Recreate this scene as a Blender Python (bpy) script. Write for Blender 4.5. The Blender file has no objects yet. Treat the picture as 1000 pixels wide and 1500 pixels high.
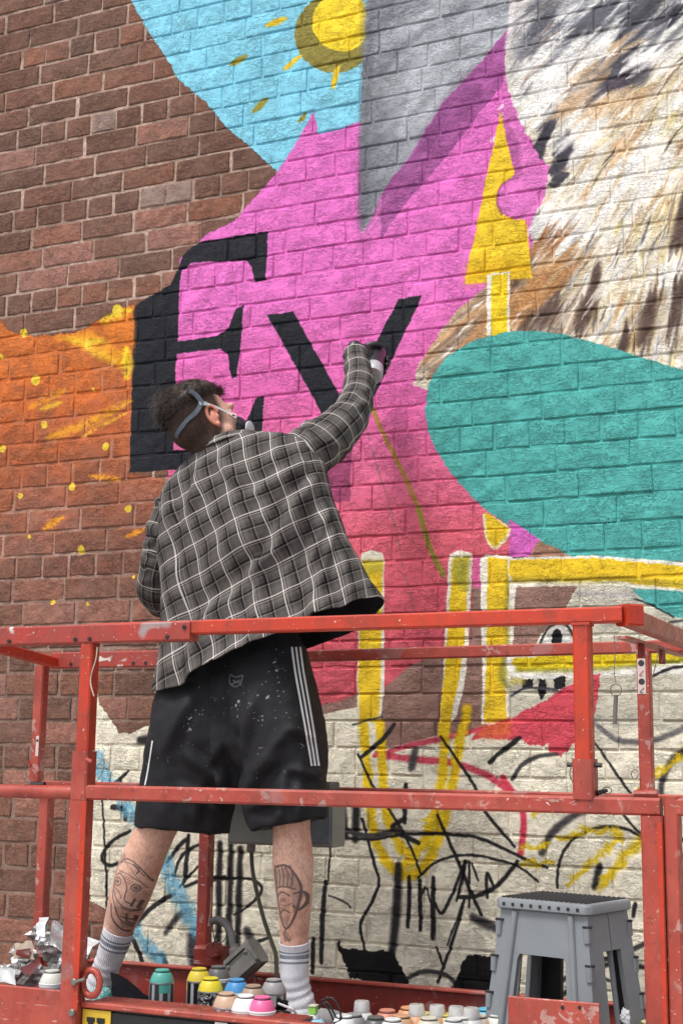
import bpy, bmesh, math, random
import numpy as np
from mathutils import Vector, Matrix, noise as mnoise
random.seed(7); rng = np.random.default_rng(11)
SC = bpy.context.scene
# ------------------------------------------------------------------ camera, world, sun
F = 2003.76                                   # focal length in photograph pixels (1500 high)
CR = np.array([[0.9141703887621696, 0.4051268214774492, 0.012835841616455264],
               [-0.06041447319064252, 0.16750268788348224, -0.9840187706445979],
               [-0.400802434797396, 0.8987853515002275, 0.1776015207961109]])   # rows: right, down, forward
cam = bpy.data.cameras.new('camera'); camo = bpy.data.objects.new('camera', cam); SC.collection.objects.link(camo)
cam.sensor_fit = 'VERTICAL'; cam.sensor_height = 24; cam.lens = 24*F/1500; cam.clip_end = 2000; cam.clip_start = 0.05
camo.matrix_world = Matrix(((CR[0][0], -CR[1][0], -CR[2][0], 0), (CR[0][1], -CR[1][1], -CR[2][1], 0),
                            (CR[0][2], -CR[1][2], -CR[2][2], 0), (0, 0, 0, 1)))
SC.camera = camo
w = bpy.data.worlds.new('World'); SC.world = w; w.use_nodes = True
nt = w.node_tree; bg = nt.nodes['Background']
sky = nt.nodes.new('ShaderNodeTexSky'); sky.sky_type = 'NISHITA'; sky.sun_disc = False
SUN_EL, SUN_AZ = math.radians(62), math.radians(200)     # azimuth clockwise from +Y
sky.sun_elevation = SUN_EL; sky.sun_rotation = SUN_AZ; sky.dust_density = 3; sky.air_density = 1
hs = nt.nodes.new('ShaderNodeHueSaturation'); hs.inputs['Saturation'].default_value = 0.30
nt.links.new(sky.outputs[0], hs.inputs['Color']); nt.links.new(hs.outputs[0], bg.inputs[0]); bg.inputs[1].default_value = 0.13
sl = bpy.data.lights.new('sun', 'SUN'); sl.energy = 1.5; sl.angle = math.radians(14); sl.color = (1, .96, .9)
so = bpy.data.objects.new('sun', sl); SC.collection.objects.link(so)
sd = Vector((math.sin(SUN_AZ)*math.cos(SUN_EL), math.cos(SUN_AZ)*math.cos(SUN_EL), math.sin(SUN_EL)))
so.rotation_euler = sd.to_track_quat('Z', 'Y').to_euler()
SC.view_settings.view_transform = 'Standard'; SC.view_settings.look = 'None'
SC.view_settings.exposure = 0.74; SC.view_settings.gamma = 1; SC.view_settings.use_curve_mapping = False

# ------------------------------------------------------------------ helpers
WY = 4.07; FY = 2.90; BY = 3.75               # wall plane, front rails, back rails
def ray(x, y): return CR.T @ np.array([(x-500)/F, (y-750)/F, 1.0])
def at(x, y, Y):
    d = ray(x, y); return Vector(d/d[1]*Y)
def atz(x, y, Z):
    d = ray(x, y); return Vector(d/d[2]*Z)
def V(*a): return Vector(a)
def tag(o, label=None, cat=None, group=None, kind=None):
    if label: o['label'] = label
    if cat: o['category'] = cat
    if group: o['group'] = group
    if kind: o['kind'] = kind
    return o
def thing(name, loc, label, cat, group=None):
    o = bpy.data.objects.new(name, None); SC.collection.objects.link(o); o.location = loc
    o.empty_display_size = .1
    return tag(o, label, cat, group)
def wloc(o):
    p = Vector((0, 0, 0))
    while o is not None: p += o.location; o = o.parent
    return p
def link(name, me, parent=None, world=True):
    o = bpy.data.objects.new(name, me); SC.collection.objects.link(o)
    if parent is not None:
        o.parent = parent
        if world: o.location = -wloc(parent)
    return o
def mesh(name, vs, fs, m, parent=None, smooth=False, uv=None, world=True):
    me = bpy.data.meshes.new(name); me.from_pydata([tuple(v) for v in vs], [], fs); me.update()
    for mm in (m if isinstance(m, (list, tuple)) else [m]): me.materials.append(mm)
    if smooth: me.shade_smooth()
    if uv is not None:
        l = me.uv_layers.new(name='UVMap')
        idx = np.zeros(len(me.loops), dtype=np.int32); me.loops.foreach_get('vertex_index', idx)
        l.data.foreach_set('uv', np.asarray(uv, dtype=np.float32)[idx].ravel())
    return link(name, me, parent, world)
class MB:
    """collects shapes, links them as one mesh"""
    def __init__(s): s.v = []; s.f = []
    def add(s, vs, fs):
        n = len(s.v); s.v += [Vector(v) for v in vs]; s.f += [tuple(i+n for i in f) for f in fs]; return s
    def beam(s, a, b, w, h, up=V(0, 0, 1), c=.003):
        a = Vector(a); b = Vector(b); d = (b-a).normalized(); r = d.cross(up)
        r = r.normalized() if r.length > 1e-4 else V(1, 0, 0); u = r.cross(d).normalized()
        w /= 2; h /= 2; c = min(c, w*.45, h*.45)
        pf = [(-w+c, -h), (w-c, -h), (w, -h+c), (w, h-c), (w-c, h), (-w+c, h), (-w, h-c), (-w, -h+c)]
        vs = [p+r*x+u*y for p in (a, b) for x, y in pf]
        fs = [(i, (i+1) % 8, 8+(i+1) % 8, 8+i) for i in range(8)]+[tuple(range(7, -1, -1)), tuple(range(8, 16))]
        return s.add(vs, fs)
    def box(s, lo, hi, c=.003):
        lo = Vector(lo); hi = Vector(hi); m = (lo+hi)/2
        return s.beam(V(lo.x, m.y, m.z), V(hi.x, m.y, m.z), hi.y-lo.y, hi.z-lo.z, c=c)
    def tube(s, pts, r, n=8, cap=True):
        pts = [Vector(p) for p in pts]; k = len(pts); rr = r if isinstance(r, (list, tuple)) else [r]*k
        vs = []; u = None
        for i, p in enumerate(pts):
            d = (pts[min(i+1, k-1)]-pts[max(i-1, 0)]).normalized()
            if u is None: u = d.orthogonal().normalized()
            else: u = (u-d*u.dot(d)).normalized()
            q = d.cross(u)
            vs += [p+(u*math.cos(2*math.pi*j/n)+q*math.sin(2*math.pi*j/n))*rr[i] for j in range(n)]
        fs = [(i*n+j, i*n+(j+1) % n, (i+1)*n+(j+1) % n, (i+1)*n+j) for i in range(k-1) for j in range(n)]
        if cap: fs += [tuple(range(n-1, -1, -1)), tuple((k-1)*n+j for j in range(n))]
        return s.add(vs, fs)
    def lathe(s, prof, n=24, o=V(0, 0, 0), ax=V(0, 0, 1)):
        ax = Vector(ax).normalized(); u = ax.orthogonal().normalized(); q = ax.cross(u)
        vs = [o+ax*z+(u*math.cos(2*math.pi*j/n)+q*math.sin(2*math.pi*j/n))*r for r, z in prof for j in range(n)]
        k = len(prof)
        fs = [(i*n+j, i*n+(j+1) % n, (i+1)*n+(j+1) % n, (i+1)*n+j) for i in range(k-1) for j in range(n)]
        fs += [tuple(range(n-1, -1, -1)), tuple((k-1)*n+j for j in range(n))]
        return s.add(vs, fs)
    def ellip(s, c, ax, n=16, m=10):
        """ax: three radius vectors"""
        c = Vector(c); A = [Vector(a) for a in ax]; vs = []; fs = []
        for i in range(1, m):
            ph = math.pi*i/m
            for j in range(n):
                t = 2*math.pi*j/n
                vs.append(c+A[0]*math.sin(ph)*math.cos(t)+A[1]*math.sin(ph)*math.sin(t)+A[2]*math.cos(ph))
        vs += [c+A[2], c-A[2]]; a = len(vs)-2
        for i in range(m-2):
            for j in range(n): fs.append((i*n+j, (i+1)*n+j, (i+1)*n+(j+1) % n, i*n+(j+1) % n))
        for j in range(n): fs.append((a, j, (j+1) % n)); fs.append((a+1, (m-2)*n+(j+1) % n, (m-2)*n+j))
        return s.add(vs, fs)
    def build(s, name, m, parent=None, smooth=False, world=True):
        o = mesh(name, s.v, s.f, m, parent, smooth, world=world)
        if smooth == 'auto': o.data.set_sharp_from_angle(angle=math.radians(35))
        return o
def catmull(P, n):
    P = np.asarray(P, float); k = len(P); out = []
    for i in range(k-1):
        p0, p1, p2, p3 = P[max(i-1, 0)], P[i], P[i+1], P[min(i+2, k-1)]
        for j in range(n):
            t = j/n
            out.append(.5*((2*p1)+(-p0+p2)*t+(2*p0-5*p1+4*p2-p3)*t*t+(-p0+3*p1-3*p2+p3)*t**3))
    out.append(P[-1]); return np.array(out)
def smoothpts(pts, n=6): return [Vector(p) for p in catmull([tuple(p) for p in pts], n)]

# ------------------------------------------------------------------ materials
def new_mat(name, rough=.6, metal=0.0, col=(.5, .5, .5)):
    m = bpy.data.materials.new(name); m.use_nodes = True; t = m.node_tree; b = t.nodes['Principled BSDF']
    b.inputs['Roughness'].default_value = rough; b.inputs['Metallic'].default_value = metal
    b.inputs['Base Color'].default_value = (*col, 1); return m, t, b
def N(t, typ, **k):
    n = t.nodes.new(typ)
    for a, v in k.items(): setattr(n, a, v)
    return n
def noise(t, scale, detail=4, rough=.55, vec=None, dist=0, coord='Position'):
    n = N(t, 'ShaderNodeTexNoise'); n.inputs['Scale'].default_value = scale; n.inputs['Detail'].default_value = detail
    n.inputs['Roughness'].default_value = rough; n.inputs['Distortion'].default_value = dist
    if vec is None:
        if coord == 'Position': vec = N(t, 'ShaderNodeNewGeometry').outputs['Position']
        else: vec = N(t, 'ShaderNodeTexCoord').outputs[coord]
    t.links.new(vec, n.inputs['Vector']); return n.outputs[0]
def ramp(t, fac, stops, interp='LINEAR'):
    r = N(t, 'ShaderNodeValToRGB'); r.color_ramp.interpolation = interp; e = r.color_ramp.elements
    q4 = lambda c: (c, c, c, 1) if isinstance(c, (int, float)) else (*c, 1)
    e[0].position = stops[0][0]; e[0].color = q4(stops[0][1]); e[1].position = stops[-1][0]; e[1].color = q4(stops[-1][1])
    for p, c in stops[1:-1]: x = e.new(p); x.color = q4(c)
    t.links.new(fac, r.inputs[0]); return r.outputs[0]
def mix(t, fac, a, b, mode='MIX'):
    m = N(t, 'ShaderNodeMix', data_type='RGBA', blend_type=mode)
    for s, v in ((m.inputs[0], fac), (m.inputs[6], a), (m.inputs[7], b)):
        if isinstance(v, (int, float)): s.default_value = v
        elif isinstance(v, tuple): s.default_value = (*v, 1)
        else: t.links.new(v, s)
    return m.outputs[2]
def math_(t, op, a, b=None, c=None):
    m = N(t, 'ShaderNodeMath', operation=op)
    for s, v in zip(m.inputs, (a, b, c)):
        if v is None: continue
        if isinstance(v, (int, float)): s.default_value = v
        else: t.links.new(v, s)
    return m.outputs[0]
def bump(t, b, h, strength=.5, dist=.002, normal=None):
    n = N(t, 'ShaderNodeBump'); n.inputs['Strength'].default_value = strength; n.inputs['Distance'].default_value = dist
    t.links.new(h, n.inputs['Height'])
    if normal is not None: t.links.new(normal, n.inputs['Normal'])
    t.links.new(n.outputs[0], b.inputs['Normal']); return n.outputs[0]
def scaled(t, s, coord='Position'):
    v = N(t, 'ShaderNodeVectorMath', operation='MULTIPLY')
    src = N(t, 'ShaderNodeNewGeometry').outputs['Position'] if coord == 'Position' else N(t, 'ShaderNodeTexCoord').outputs[coord]
    t.links.new(src, v.inputs[0]); v.inputs[1].default_value = s; return v.outputs[0]
def simple(name, col, rough=.6, metal=0, var=.25, scale=30, bmp=.2, coord='Object'):
    m, t, b = new_mat(name, rough, metal, col)
    n = noise(t, scale, 5, coord=coord)
    lo = tuple(c*(1-var) for c in col); hi = tuple(min(1, c*(1+var)) for c in col)
    t.links.new(ramp(t, n, [(.3, lo), (.7, hi)]), b.inputs['Base Color'])
    if bmp: bump(t, b, noise(t, scale*4, 4, coord=coord), bmp, .001)
    return m
def srgb(h):
    h = h.lstrip('#'); c = [int(h[i:i+2], 16)/255 for i in (0, 2, 4)]
    return tuple(x/12.92 if x <= .04045 else ((x+.055)/1.055)**2.4 for x in c)

# ------------------------------------------------------------------ the mural: pigment laid on the wall in wall coordinates
IX0, IX1, IZ0, IZ1, RES = -3.75, 0.35, -1.5, 3.5, .002
W = int((IX1-IX0)/RES); H = int((IZ1-IZ0)/RES)
img = np.zeros((H, W, 4), np.float32)
def vnoise(cell, seed=0, aspect=1.0):
    r = np.random.default_rng(seed); gh = int(H/cell)+3; gw = int(W/(cell*aspect))+3
    g = r.random((gh, gw)).astype(np.float32)
    y = np.arange(H)/cell; x = np.arange(W)/(cell*aspect); yi = y.astype(int); xi = x.astype(int)
    fy = (y-yi)[:, None]; fx = (x-xi)[None, :]; fy = fy*fy*(3-2*fy); fx = fx*fx*(3-2*fx)
    a = g[yi][:, xi]; b = g[yi][:, xi+1]; c = g[yi+1][:, xi]; d = g[yi+1][:, xi+1]
    return ((a*(1-fx)+b*fx)*(1-fy)+(c*(1-fx)+d*fx)*fy).astype(np.float32)
jx = (vnoise(9, 1)-.5)*5+(vnoise(3, 2)-.5)*3; jz = (vnoise(9, 3)-.5)*5+(vnoise(3, 4)-.5)*3   # ragged paint edges, in texels
fine = vnoise(2, 5)*.5+vnoise(5, 6)*.5; mid = vnoise(14, 7)*.6+vnoise(40, 8)*.4
def tex(p):
    q = at(p[0], p[1], WY); return ((q.x-IX0)/RES, (q.z-IZ0)/RES)
def col3(c):
    if isinstance(c, str): c = c.lstrip('#'); return np.array([int(c[i:i+2], 16)/255 for i in (0, 2, 4)], np.float32)
    return np.asarray(c, np.float32)
def window(T, pad):
    x0 = max(0, int(T[:, 0].min()-pad)); x1 = min(W, int(T[:, 0].max()+pad)+1)
    y0 = max(0, int(T[:, 1].min()-pad)); y1 = min(H, int(T[:, 1].max()+pad)+1)
    return x0, x1, y0, y1
def blend(sl_, a, c):
    t = img[sl_]; a = a[..., None] if a.ndim == 2 else a
    t[..., :3] = t[..., :3]*(1-a)+c*a; t[..., 3:4] = np.maximum(t[..., 3:4], a) if True else a
def inside(T, gx, gy):
    m = np.zeros(gx.shape, bool); n = len(T)
    for i in range(n):
        x1, y1 = T[i]; x2, y2 = T[(i+1) % n]
        if y1 == y2: continue
        c = ((y1 > gy) != (y2 > gy)) & (gx < (x2-x1)*(gy-y1)/(y2-y1)+x1); m ^= c
    return m
def grid(x0, x1, y0, y1, j=1.0):
    gx, gy = np.meshgrid(np.arange(x0, x1, dtype=np.float32), np.arange(y0, y1, dtype=np.float32))
    return gx+jx[y0:y1, x0:x1]*j, gy+jz[y0:y1, x0:x1]*j
def poly(pts, c, a=1.0, sm=0, soft=0, j=.5, fn=None):
    if sm: pts = catmull(list(pts)+[pts[0]], sm)[:-1]
    T = np.array([tex(p) for p in pts]); x0, x1, y0, y1 = window(T, 4)
    if x1 <= x0 or y1 <= y0: return
    gx, gy = grid(x0, x1, y0, y1, j); m = inside(T, gx, gy).astype(np.float32)*a
    if soft:
        for _ in range(2):
            k = soft; cs = np.cumsum(np.pad(m, ((k+1, k), (0, 0)), 'edge'), 0); m = (cs[2*k+1:]-cs[:-2*k-1])/(2*k+1)
            cs = np.cumsum(np.pad(m, ((0, 0), (k+1, k)), 'edge'), 1); m = (cs[:, 2*k+1:]-cs[:, :-2*k-1])/(2*k+1)
    s_ = (slice(y0, y1), slice(x0, x1))
    cc = col3(c) if fn is None else fn(gx, gy)
    blend(s_, m, cc)
def stroke(pts, wd, c, a=1.0, soft=.25, sm=6, j=.3, taper=0, dry=0):
    if sm and len(pts) > 2: pts = catmull(pts, sm)
    T = np.array([tex(p) for p in pts]); mx, my = pts[len(pts)//2]
    e = tex((mx+1, my)); k = np.hypot(e[0]-tex((mx, my))[0], e[1]-tex((mx, my))[1])
    ws = wd*k/2; pad = ws+6; x0, x1, y0, y1 = window(T, pad)
    if x1 <= x0 or y1 <= y0: return
    gx, gy = grid(x0, x1, y0, y1, j); d = np.full(gx.shape, 1e9, np.float32); n = len(T)-1
    for i in range(n):
        p, q = T[i], T[i+1]; v = q-p; L = v@v+1e-6
        t = np.clip(((gx-p[0])*v[0]+(gy-p[1])*v[1])/L, 0, 1)
        dd = np.hypot(gx-p[0]-t*v[0], gy-p[1]-t*v[1])
        if taper:
            tt = (i+t)/n; dd = dd/np.maximum(.12, 1-taper*np.abs(2*tt-1)**1.5)
        d = np.minimum(d, dd)
    m = np.clip((ws*(1+soft)-d)/(ws*soft*2+.7), 0, 1)*a
    if dry: m = m*np.clip((fine[y0:y1, x0:x1]-dry)/.12, 0, 1)
    blend((slice(y0, y1), slice(x0, x1)), m, col3(c))
def vgrad(stops):
    ys = [s[0] for s in stops]; cs = np.array([col3(s[1]) for s in stops])
    zs = np.array([tex((560, y))[1] for y in ys])[::-1]; cs = cs[::-1]
    def f(gx, gy): return np.stack([np.interp(gy, zs, cs[:, k]) for k in range(3)], -1).astype(np.float32)
    return f
YEL, TEAL, PINK, NAVY, CREAM, BRN, OLV = '#EBC52A', '#50A8A2', '#DB74BD', '#1B1D25', '#EFE8D2', '#937267', '#93892F'
# cream wash at the bottom
poly([(142, 1000), (146, 1030), (160, 1050), (176, 1073), (190, 1075), (213, 1062), (229, 1056), (226, 984), (233, 1000), (238, 1050), (262, 1060),
      (300, 1045), (420, 1045), (520, 1025), (640, 990), (760, 850), (1400, 850), (1400, 1900), (60, 1900), (100, 1600), (170, 1480), (172, 1400),
      (165, 1335), (150, 1330), (131, 1322), (135, 1100)], CREAM, j=1.2)
# pink to coral field
poly([(405, 252), (430, 215), (449, 182), (459, 160), (466, 197), (497, 190), (530, 178), (560, 178), (745, 40), (900, 100), (900, 600), (830, 815),
      (780, 815), (745, 812), (715, 850), (712, 980), (640, 965), (600, 975), (565, 1010), (500, 1027), (455, 1035), (400, 1040), (300, 1040), (240, 900), (245, 690), (250, 500),
      (262, 380), (300, 345), (345, 322), (372, 290)], PINK, j=.8,
     fn=vgrad([(0, '#DC6CC0'), (420, '#E070BE'), (560, '#E069AE'), (680, '#DD6A93'), (800, '#DC6474'), (900, '#D75D6C'), (1040, '#C95763')]))
# light blue
poly([(188, -60), (192, 0), (215, 45), (240, 80), (262, 118), (300, 150), (330, 185), (365, 215), (405, 252), (430, 215), (449, 182), (459, 162), (466, 197), (497, 190),
      (529, 178), (532, 90), (537, 0), (538, -60)], '#82CBE2', j=.7)
def circ(cx, cy, rx, ry=None, n=26): return [(cx+rx*math.cos(2*math.pi*i/n), cy+(ry or rx)*math.sin(2*math.pi*i/n)) for i in range(n)]
def clipx(P, x): return [(min(p[0], x), p[1]) for p in P]
poly(clipx(circ(489, 50, 58), 535), '#8C8038')
poly(clipx(circ(500, 33, 43), 536), '#F2D22A')
for p, w_, c in (([(391, 38), (418, 28)], 10, YEL), ([(416, 101), (441, 83)], 9, YEL), ([(494, 98), (487, 130)], 9, YEL), ([(337, 95), (360, 83)], 10, OLV),
                 ([(371, 163), (389, 147)], 12, OLV), ([(438, 178), (447, 167)], 9, OLV)):
    stroke(p, w_, c, taper=.5)
# grey drape and purple shade
poly([(538, -60), (537, 0), (533, 90), (529, 178), (530, 345), (560, 280), (600, 230), (645, 155), (700, 95), (745, 42), (760, -60)], '#A5A7AE', j=.6)
poly([(538, -60), (533, 90), (529, 178), (530, 345), (548, 300), (600, 190), (570, 100), (600, -60)], '#74767E', .75, soft=22)
poly([(528, 185), (530, 340), (548, 296), (575, 235), (560, 190)], '#6E6F78', .6, soft=10)
for p, c_, w_ in (([(600, 250), (640, 150), (700, 60)], '#8B8D95', 30), ([(560, 250), (580, 150), (600, 60)], '#8F9199', 26), ([(620, 180), (660, 110), (720, 60)], '#CDD0D6', 16), ([(590, 190), (610, 120), (650, 60)], '#C6C9D0', 18), ([(560, 100), (600, 60), (680, 10)], '#6F717A', 14), ([(640, 60), (690, 30), (750, 10)], '#80828B', 14), ([(560, 30), (620, 5)], '#6A6C75', 18)): stroke(p, w_, c_, .55, .8)
for p in ([(560, 60), (640, 20)], [(620, 70), (720, 30)], [(560, 130), (640, 110)]): stroke(p, 26, '#BFC2C9', .5, .8)
stroke([(543, -10), (538, 100), (533, 200), (531, 330)], 12, '#5D5F68', .55, .8)
poly([(748, 36), (700, 95), (645, 155), (600, 230), (560, 280), (556, 312), (558, 352), (576, 322), (602, 288), (652, 232), (702, 165), (738, 122), (750, 80)], '#9C4F8E', .92, j=.6)
poly([(700, 95), (645, 155), (600, 230), (580, 262), (640, 215), (700, 150)], '#87487F', .5, soft=8)
# fur
furp = [(752, -60), (745, 30), (738, 90), (742, 130), (765, 185), (798, 240), (797, 285), (778, 325), (778, 408), (712, 418), (680, 445), (648, 480), (612, 535), (604, 565), (700, 600), (1000, 640), (1400, 700), (1400, -60)]
keep_ = img.copy(); poly(furp, '#D6CBB9', j=.8)
for bx, by, br, bc in ((860, 60, 70, '#C9C9CF'), (800, 40, 60, '#9FA0A8'), (800, 130, 55, '#ECE8E3'), (850, 210, 60, '#EFE4D2'), (960, 200, 70, '#E9DFC8'), (930, 255, 80, '#F3F0EC'), (880, 175, 45, '#DDB68E'), (840, 300, 55, '#E9E6E2'), (960, 330, 60, '#E3D3A8'),
                       (800, 380, 45, '#C79A6C'), (880, 400, 60, '#E8DCC2'), (720, 460, 50, '#A98569'), (660, 510, 45, '#C7A583'), (820, 460, 45, '#98785F'), (930, 470, 50, '#D5BC90'), (780, 340, 35, '#D8D6D8'), (990, 60, 50, '#E8E4E0'), (900, 20, 60, '#8D8E98')):
    poly([(bx+br*math.cos(q)*1.25+br*.5*math.sin(q), by+br*.75*math.sin(q)-br*.4*math.cos(q)) for q in np.linspace(0, 6.2, 14)], bc, .85, soft=26)
gxa, gya = grid(0, W, 0, H, .8); fm_ = inside(np.array([tex(p) for p in furp]), gxa, gya); img[~fm_] = keep_[~fm_]; del keep_, gxa, gya, fm_
furT = np.array([tex(p) for p in furp])
def furang(x, y):
    a = 42+38*min(1, max(0, (x-720)/260))*min(1, max(0, (y-80)/330))
    return math.radians(a if y > 60 else 45)
pal = {'w': '#FBF9F5', 'c': '#DCCBAA', 't': '#C39E77', 'b': '#8A6C56', 'g': '#9C9CA4', 'd': '#4E4A50', 'o': '#D19F6C', 'y': '#D9C682'}
rf = random.Random(3)
def pick(x, y):
    if y < 60: s = 'wwggdgwg'
    elif y < 200: s = 'wwgcgtw' if x < 850 else 'wctcwyt'
    elif y < 330: s = 'wgwcctto' if x < 860 else 'ccwtyow'
    else: s = 'tbcctobw' if x < 820 else 'cwywctwg'
    return rf.choice(s)
def infur(x, y): 
    T = tex((x, y)); return bool(inside(furT, np.array([T[0]]), np.array([T[1]]))[0])
for i in range(1100):
    x = rf.uniform(600, 1200); y = rf.uniform(-40, 560)
    L = rf.uniform(25, 75); a = furang(x, y)+rf.gauss(0, .16); dx, dy = math.cos(a)*L/2, -math.sin(a)*L/2
    if not (infur(x-dx, y-dy) and infur(x+dx, y+dy)): continue
    b = rf.uniform(-.12, .12)*L
    stroke([(x-dx, y-dy), (x+b*.7, y+b*.7), (x+dx, y+dy)], rf.uniform(5, 20), pal[pick(x, y)], rf.uniform(.35, .8), .7, 3, taper=.8)
for i in range(1300):
    x = rf.uniform(600, 1180); y = rf.uniform(-40, 560)
    L = rf.uniform(20, 85); a = furang(x, y)+rf.gauss(0, .13); dx, dy = math.cos(a)*L/2, -math.sin(a)*L/2
    if not (infur(x-dx, y-dy) and infur(x+dx, y+dy)): continue
    b = rf.uniform(-.1, .1)*L; k = pick(x, y) if rf.random() < .65 else rf.choice('wwbd')
    stroke([(x-dx, y-dy), (x+b*.7, y+b*.7), (x+dx, y+dy)], rf.uniform(1.5, 5), pal[k], rf.uniform(.45, .95), .5, 3, taper=.9)
def tuft(x, y, L, w_, c, a=.8, ang=None, n=7, sp=10):
    for i in range(n):
        xx = x+rf.uniform(-sp, sp); yy = y+rf.uniform(-sp, sp); an = (furang(xx, yy) if ang is None else math.radians(ang))+rf.gauss(0, .08); l = L*rf.uniform(.6, 1)
        dx, dy = math.cos(an)*l/2, -math.sin(an)*l/2
        stroke([(xx-dx, yy-dy), (xx+2, yy+2), (xx+dx, yy+dy)], w_*rf.uniform(.6, 1.2), c, a, .6, 3, taper=.85)
poly([(868, 110), (900, 85), (945, 68), (950, 80), (932, 95), (955, 100), (945, 125), (910, 130), (880, 122)], '#4A464E', .85, soft=5)
tuft(915, 98, 85, 14, '#3C3840', .8, 35, 12, 14); tuft(905, 112, 70, 10, '#453E48', .7, 30, 8, 10); tuft(930, 22, 100, 10, '#4A4952', .8, 40, 12, 20); tuft(980, 25, 60, 8, '#2E2C34', .85, 40, 8, 12); tuft(870, 20, 90, 9, '#5A5962', .7, 44, 9, 20); tuft(880, 130, 90, 6, '#5C525A', .6, 38, 8, 14)
tuft(790, 20, 60, 14, '#6B6C74', .5, 50, 6, 14); tuft(768, 60, 50, 16, '#8A8790', .5, 70, 6, 12); tuft(775, 75, 40, 8, '#6A6870', .5, 60, 5, 10)
for x, y, L, w_, an in ((790, 205, 65, 9, 60), (803, 170, 60, 8, 52), (818, 235, 70, 14, 58), (785, 222, 55, 8, 66), (765, 135, 40, 5, 50), (825, 215, 45, 16, 62), (800, 195, 70, 6, 60), (818, 262, 30, 10, 30)):
    tuft(x, y, L, w_, '#403D47', .82, an, 6, 6)
for x, y, L, w_, an in ((865, 430, 110, 14, 78), (852, 460, 80, 12, 76), (992, 330, 110, 16, 84), (985, 450, 120, 12, 84), (945, 470, 110, 14, 80), (800, 455, 80, 10, 62), (775, 470, 70, 10, 58), (815, 420, 60, 7, 60), (760, 400, 80, 8, 52), (905, 500, 70, 12, 80)):
    tuft(x, y, L, w_, '#5A463E', .65, an, 6, 8)
for x, y in ((850, 190), (940, 240), (900, 290), (820, 330), (780, 160), (860, 80), (960, 70), (800, 110)): tuft(x, y, 120, 16, '#F8F5F0', .75, None, 7, 26)
for x, y in ((880, 100), (790, 25), (850, 40), (960, 40), (880, 10)): tuft(x, y, 70, 10, '#5B5A64', .65, None, 6, 22)
for x, y in ((745, 450), (700, 480), (770, 430), (800, 400)): tuft(x, y, 130, 9, '#C08A56', .7, 48, 7, 20)
for x, y in ((870, 330), (900, 350), (930, 280), (960, 210), (890, 200), (850, 280), (930, 400), (890, 420)): tuft(x, y, 100, 7, '#EFE9DC', .7, None, 6, 22)
for x, y in ((730, 440), (690, 480), (660, 505), (650, 530), (790, 360), (810, 350)): tuft(x, y, 90, 5, '#A5704A' if y < 470 else '#8F7766', .7, 42 if y > 430 else 50, 6, 12)
for x, y in ((860, 115), (880, 150), (830, 150)): tuft(x, y, 80, 12, '#D9B48C', .5, 35, 5, 16)
stroke([(752, -40), (748, 30), (742, 70)], 9, '#E6DCE0', .8, .5)
# yellow brush head, shaft
poly([(738, 100), (744, 135), (752, 160), (766, 190), (776, 212), (788, 226), (792, 240), (804, 243), (797, 288), (774, 324), (745, 300), (735, 200)], PINK, j=.5)
poly([(738, 172), (757, 205), (765, 262), (740, 262)], '#A9558F', .7, soft=2)
poly([(757, 262)]+[(757+31*math.cos(math.radians(a)), 292+31*math.sin(math.radians(a))) for a in range(-90, -271, -20)]+[(770, 325), (797, 290), (800, 250)], PINK, 1)
poly([(732, 164), (679, 417), (778, 408), (770, 323), (757, 323)]+[(758+31*math.cos(math.radians(a)), 292+31*math.sin(math.radians(a))) for a in range(100, 265, 15)]+[(753, 255), (745, 222)], YEL, j=.5)
stroke([(757, 262), (737, 268), (727, 292), (734, 314)], 4, '#8E3F7A', .7)
poly([(685, 384), (679, 417), (778, 408), (775, 380)], '#D8A310', .5, soft=6)
poly([(712, 402), (745, 398), (745, 500), (712, 505)], '#EFE9DA', j=.6)
poly([(719, 404), (742, 401), (742, 500), (718, 504)], '#F0CE25', j=.4)
# teal pool
poly([(622, 600), (626, 570), (640, 540), (668, 513), (705, 496), (750, 486), (800, 487), (850, 497), (920, 518), (1000, 543), (1100, 570), (1300, 640), (1300, 830), (1100, 828), (1000, 823),
      (850, 818), (815, 808), (780, 790), (740, 767), (700, 738), (665, 700), (640, 662), (626, 630)], TEAL, sm=5, j=.5)
# letters
poly([(197, 450), (222, 432), (250, 418), (260, 396), (268, 374), (290, 355), (392, 339), (389, 410), (373, 413), (369, 392), (360, 381), (300, 384), (280, 386), (266, 397), (262, 430),
      (260, 501), (318, 492), (335, 480), (345, 452), (356, 447), (353, 500), (345, 553), (338, 554), (334, 520), (322, 511), (258, 519), (254, 660), (320, 655), (345, 640), (362, 615),
      (374, 583), (386, 580), (381, 690), (285, 687), (189, 693)], NAVY, j=.35)
poly([(480, 600), (517, 600), (512, 735), (480, 735)], '#8A3B62', .75, j=.4)
poly([(391, 462), (429, 457), (508, 600), (480, 640), (468, 600)], NAVY, j=.35)
poly([(583, 438), (618, 433), (552, 572), (512, 640), (482, 636), (515, 570)], NAVY, j=.35)
# drip and chalk line
stroke([(500, 500), (504, 520)], 2, '#B06A90', .8); stroke([(541, 588), (560, 635), (588, 690), (612, 745), (628, 800), (648, 842)], 6.5, '#A58238', .95)
stroke([(612, 745), (628, 800), (648, 842)], 8, '#86882E', .7)
stroke([(532, 612), (550, 680), (572, 745), (590, 830), (607, 895)], 3, '#7E6A55', .75, dry=.42)
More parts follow.
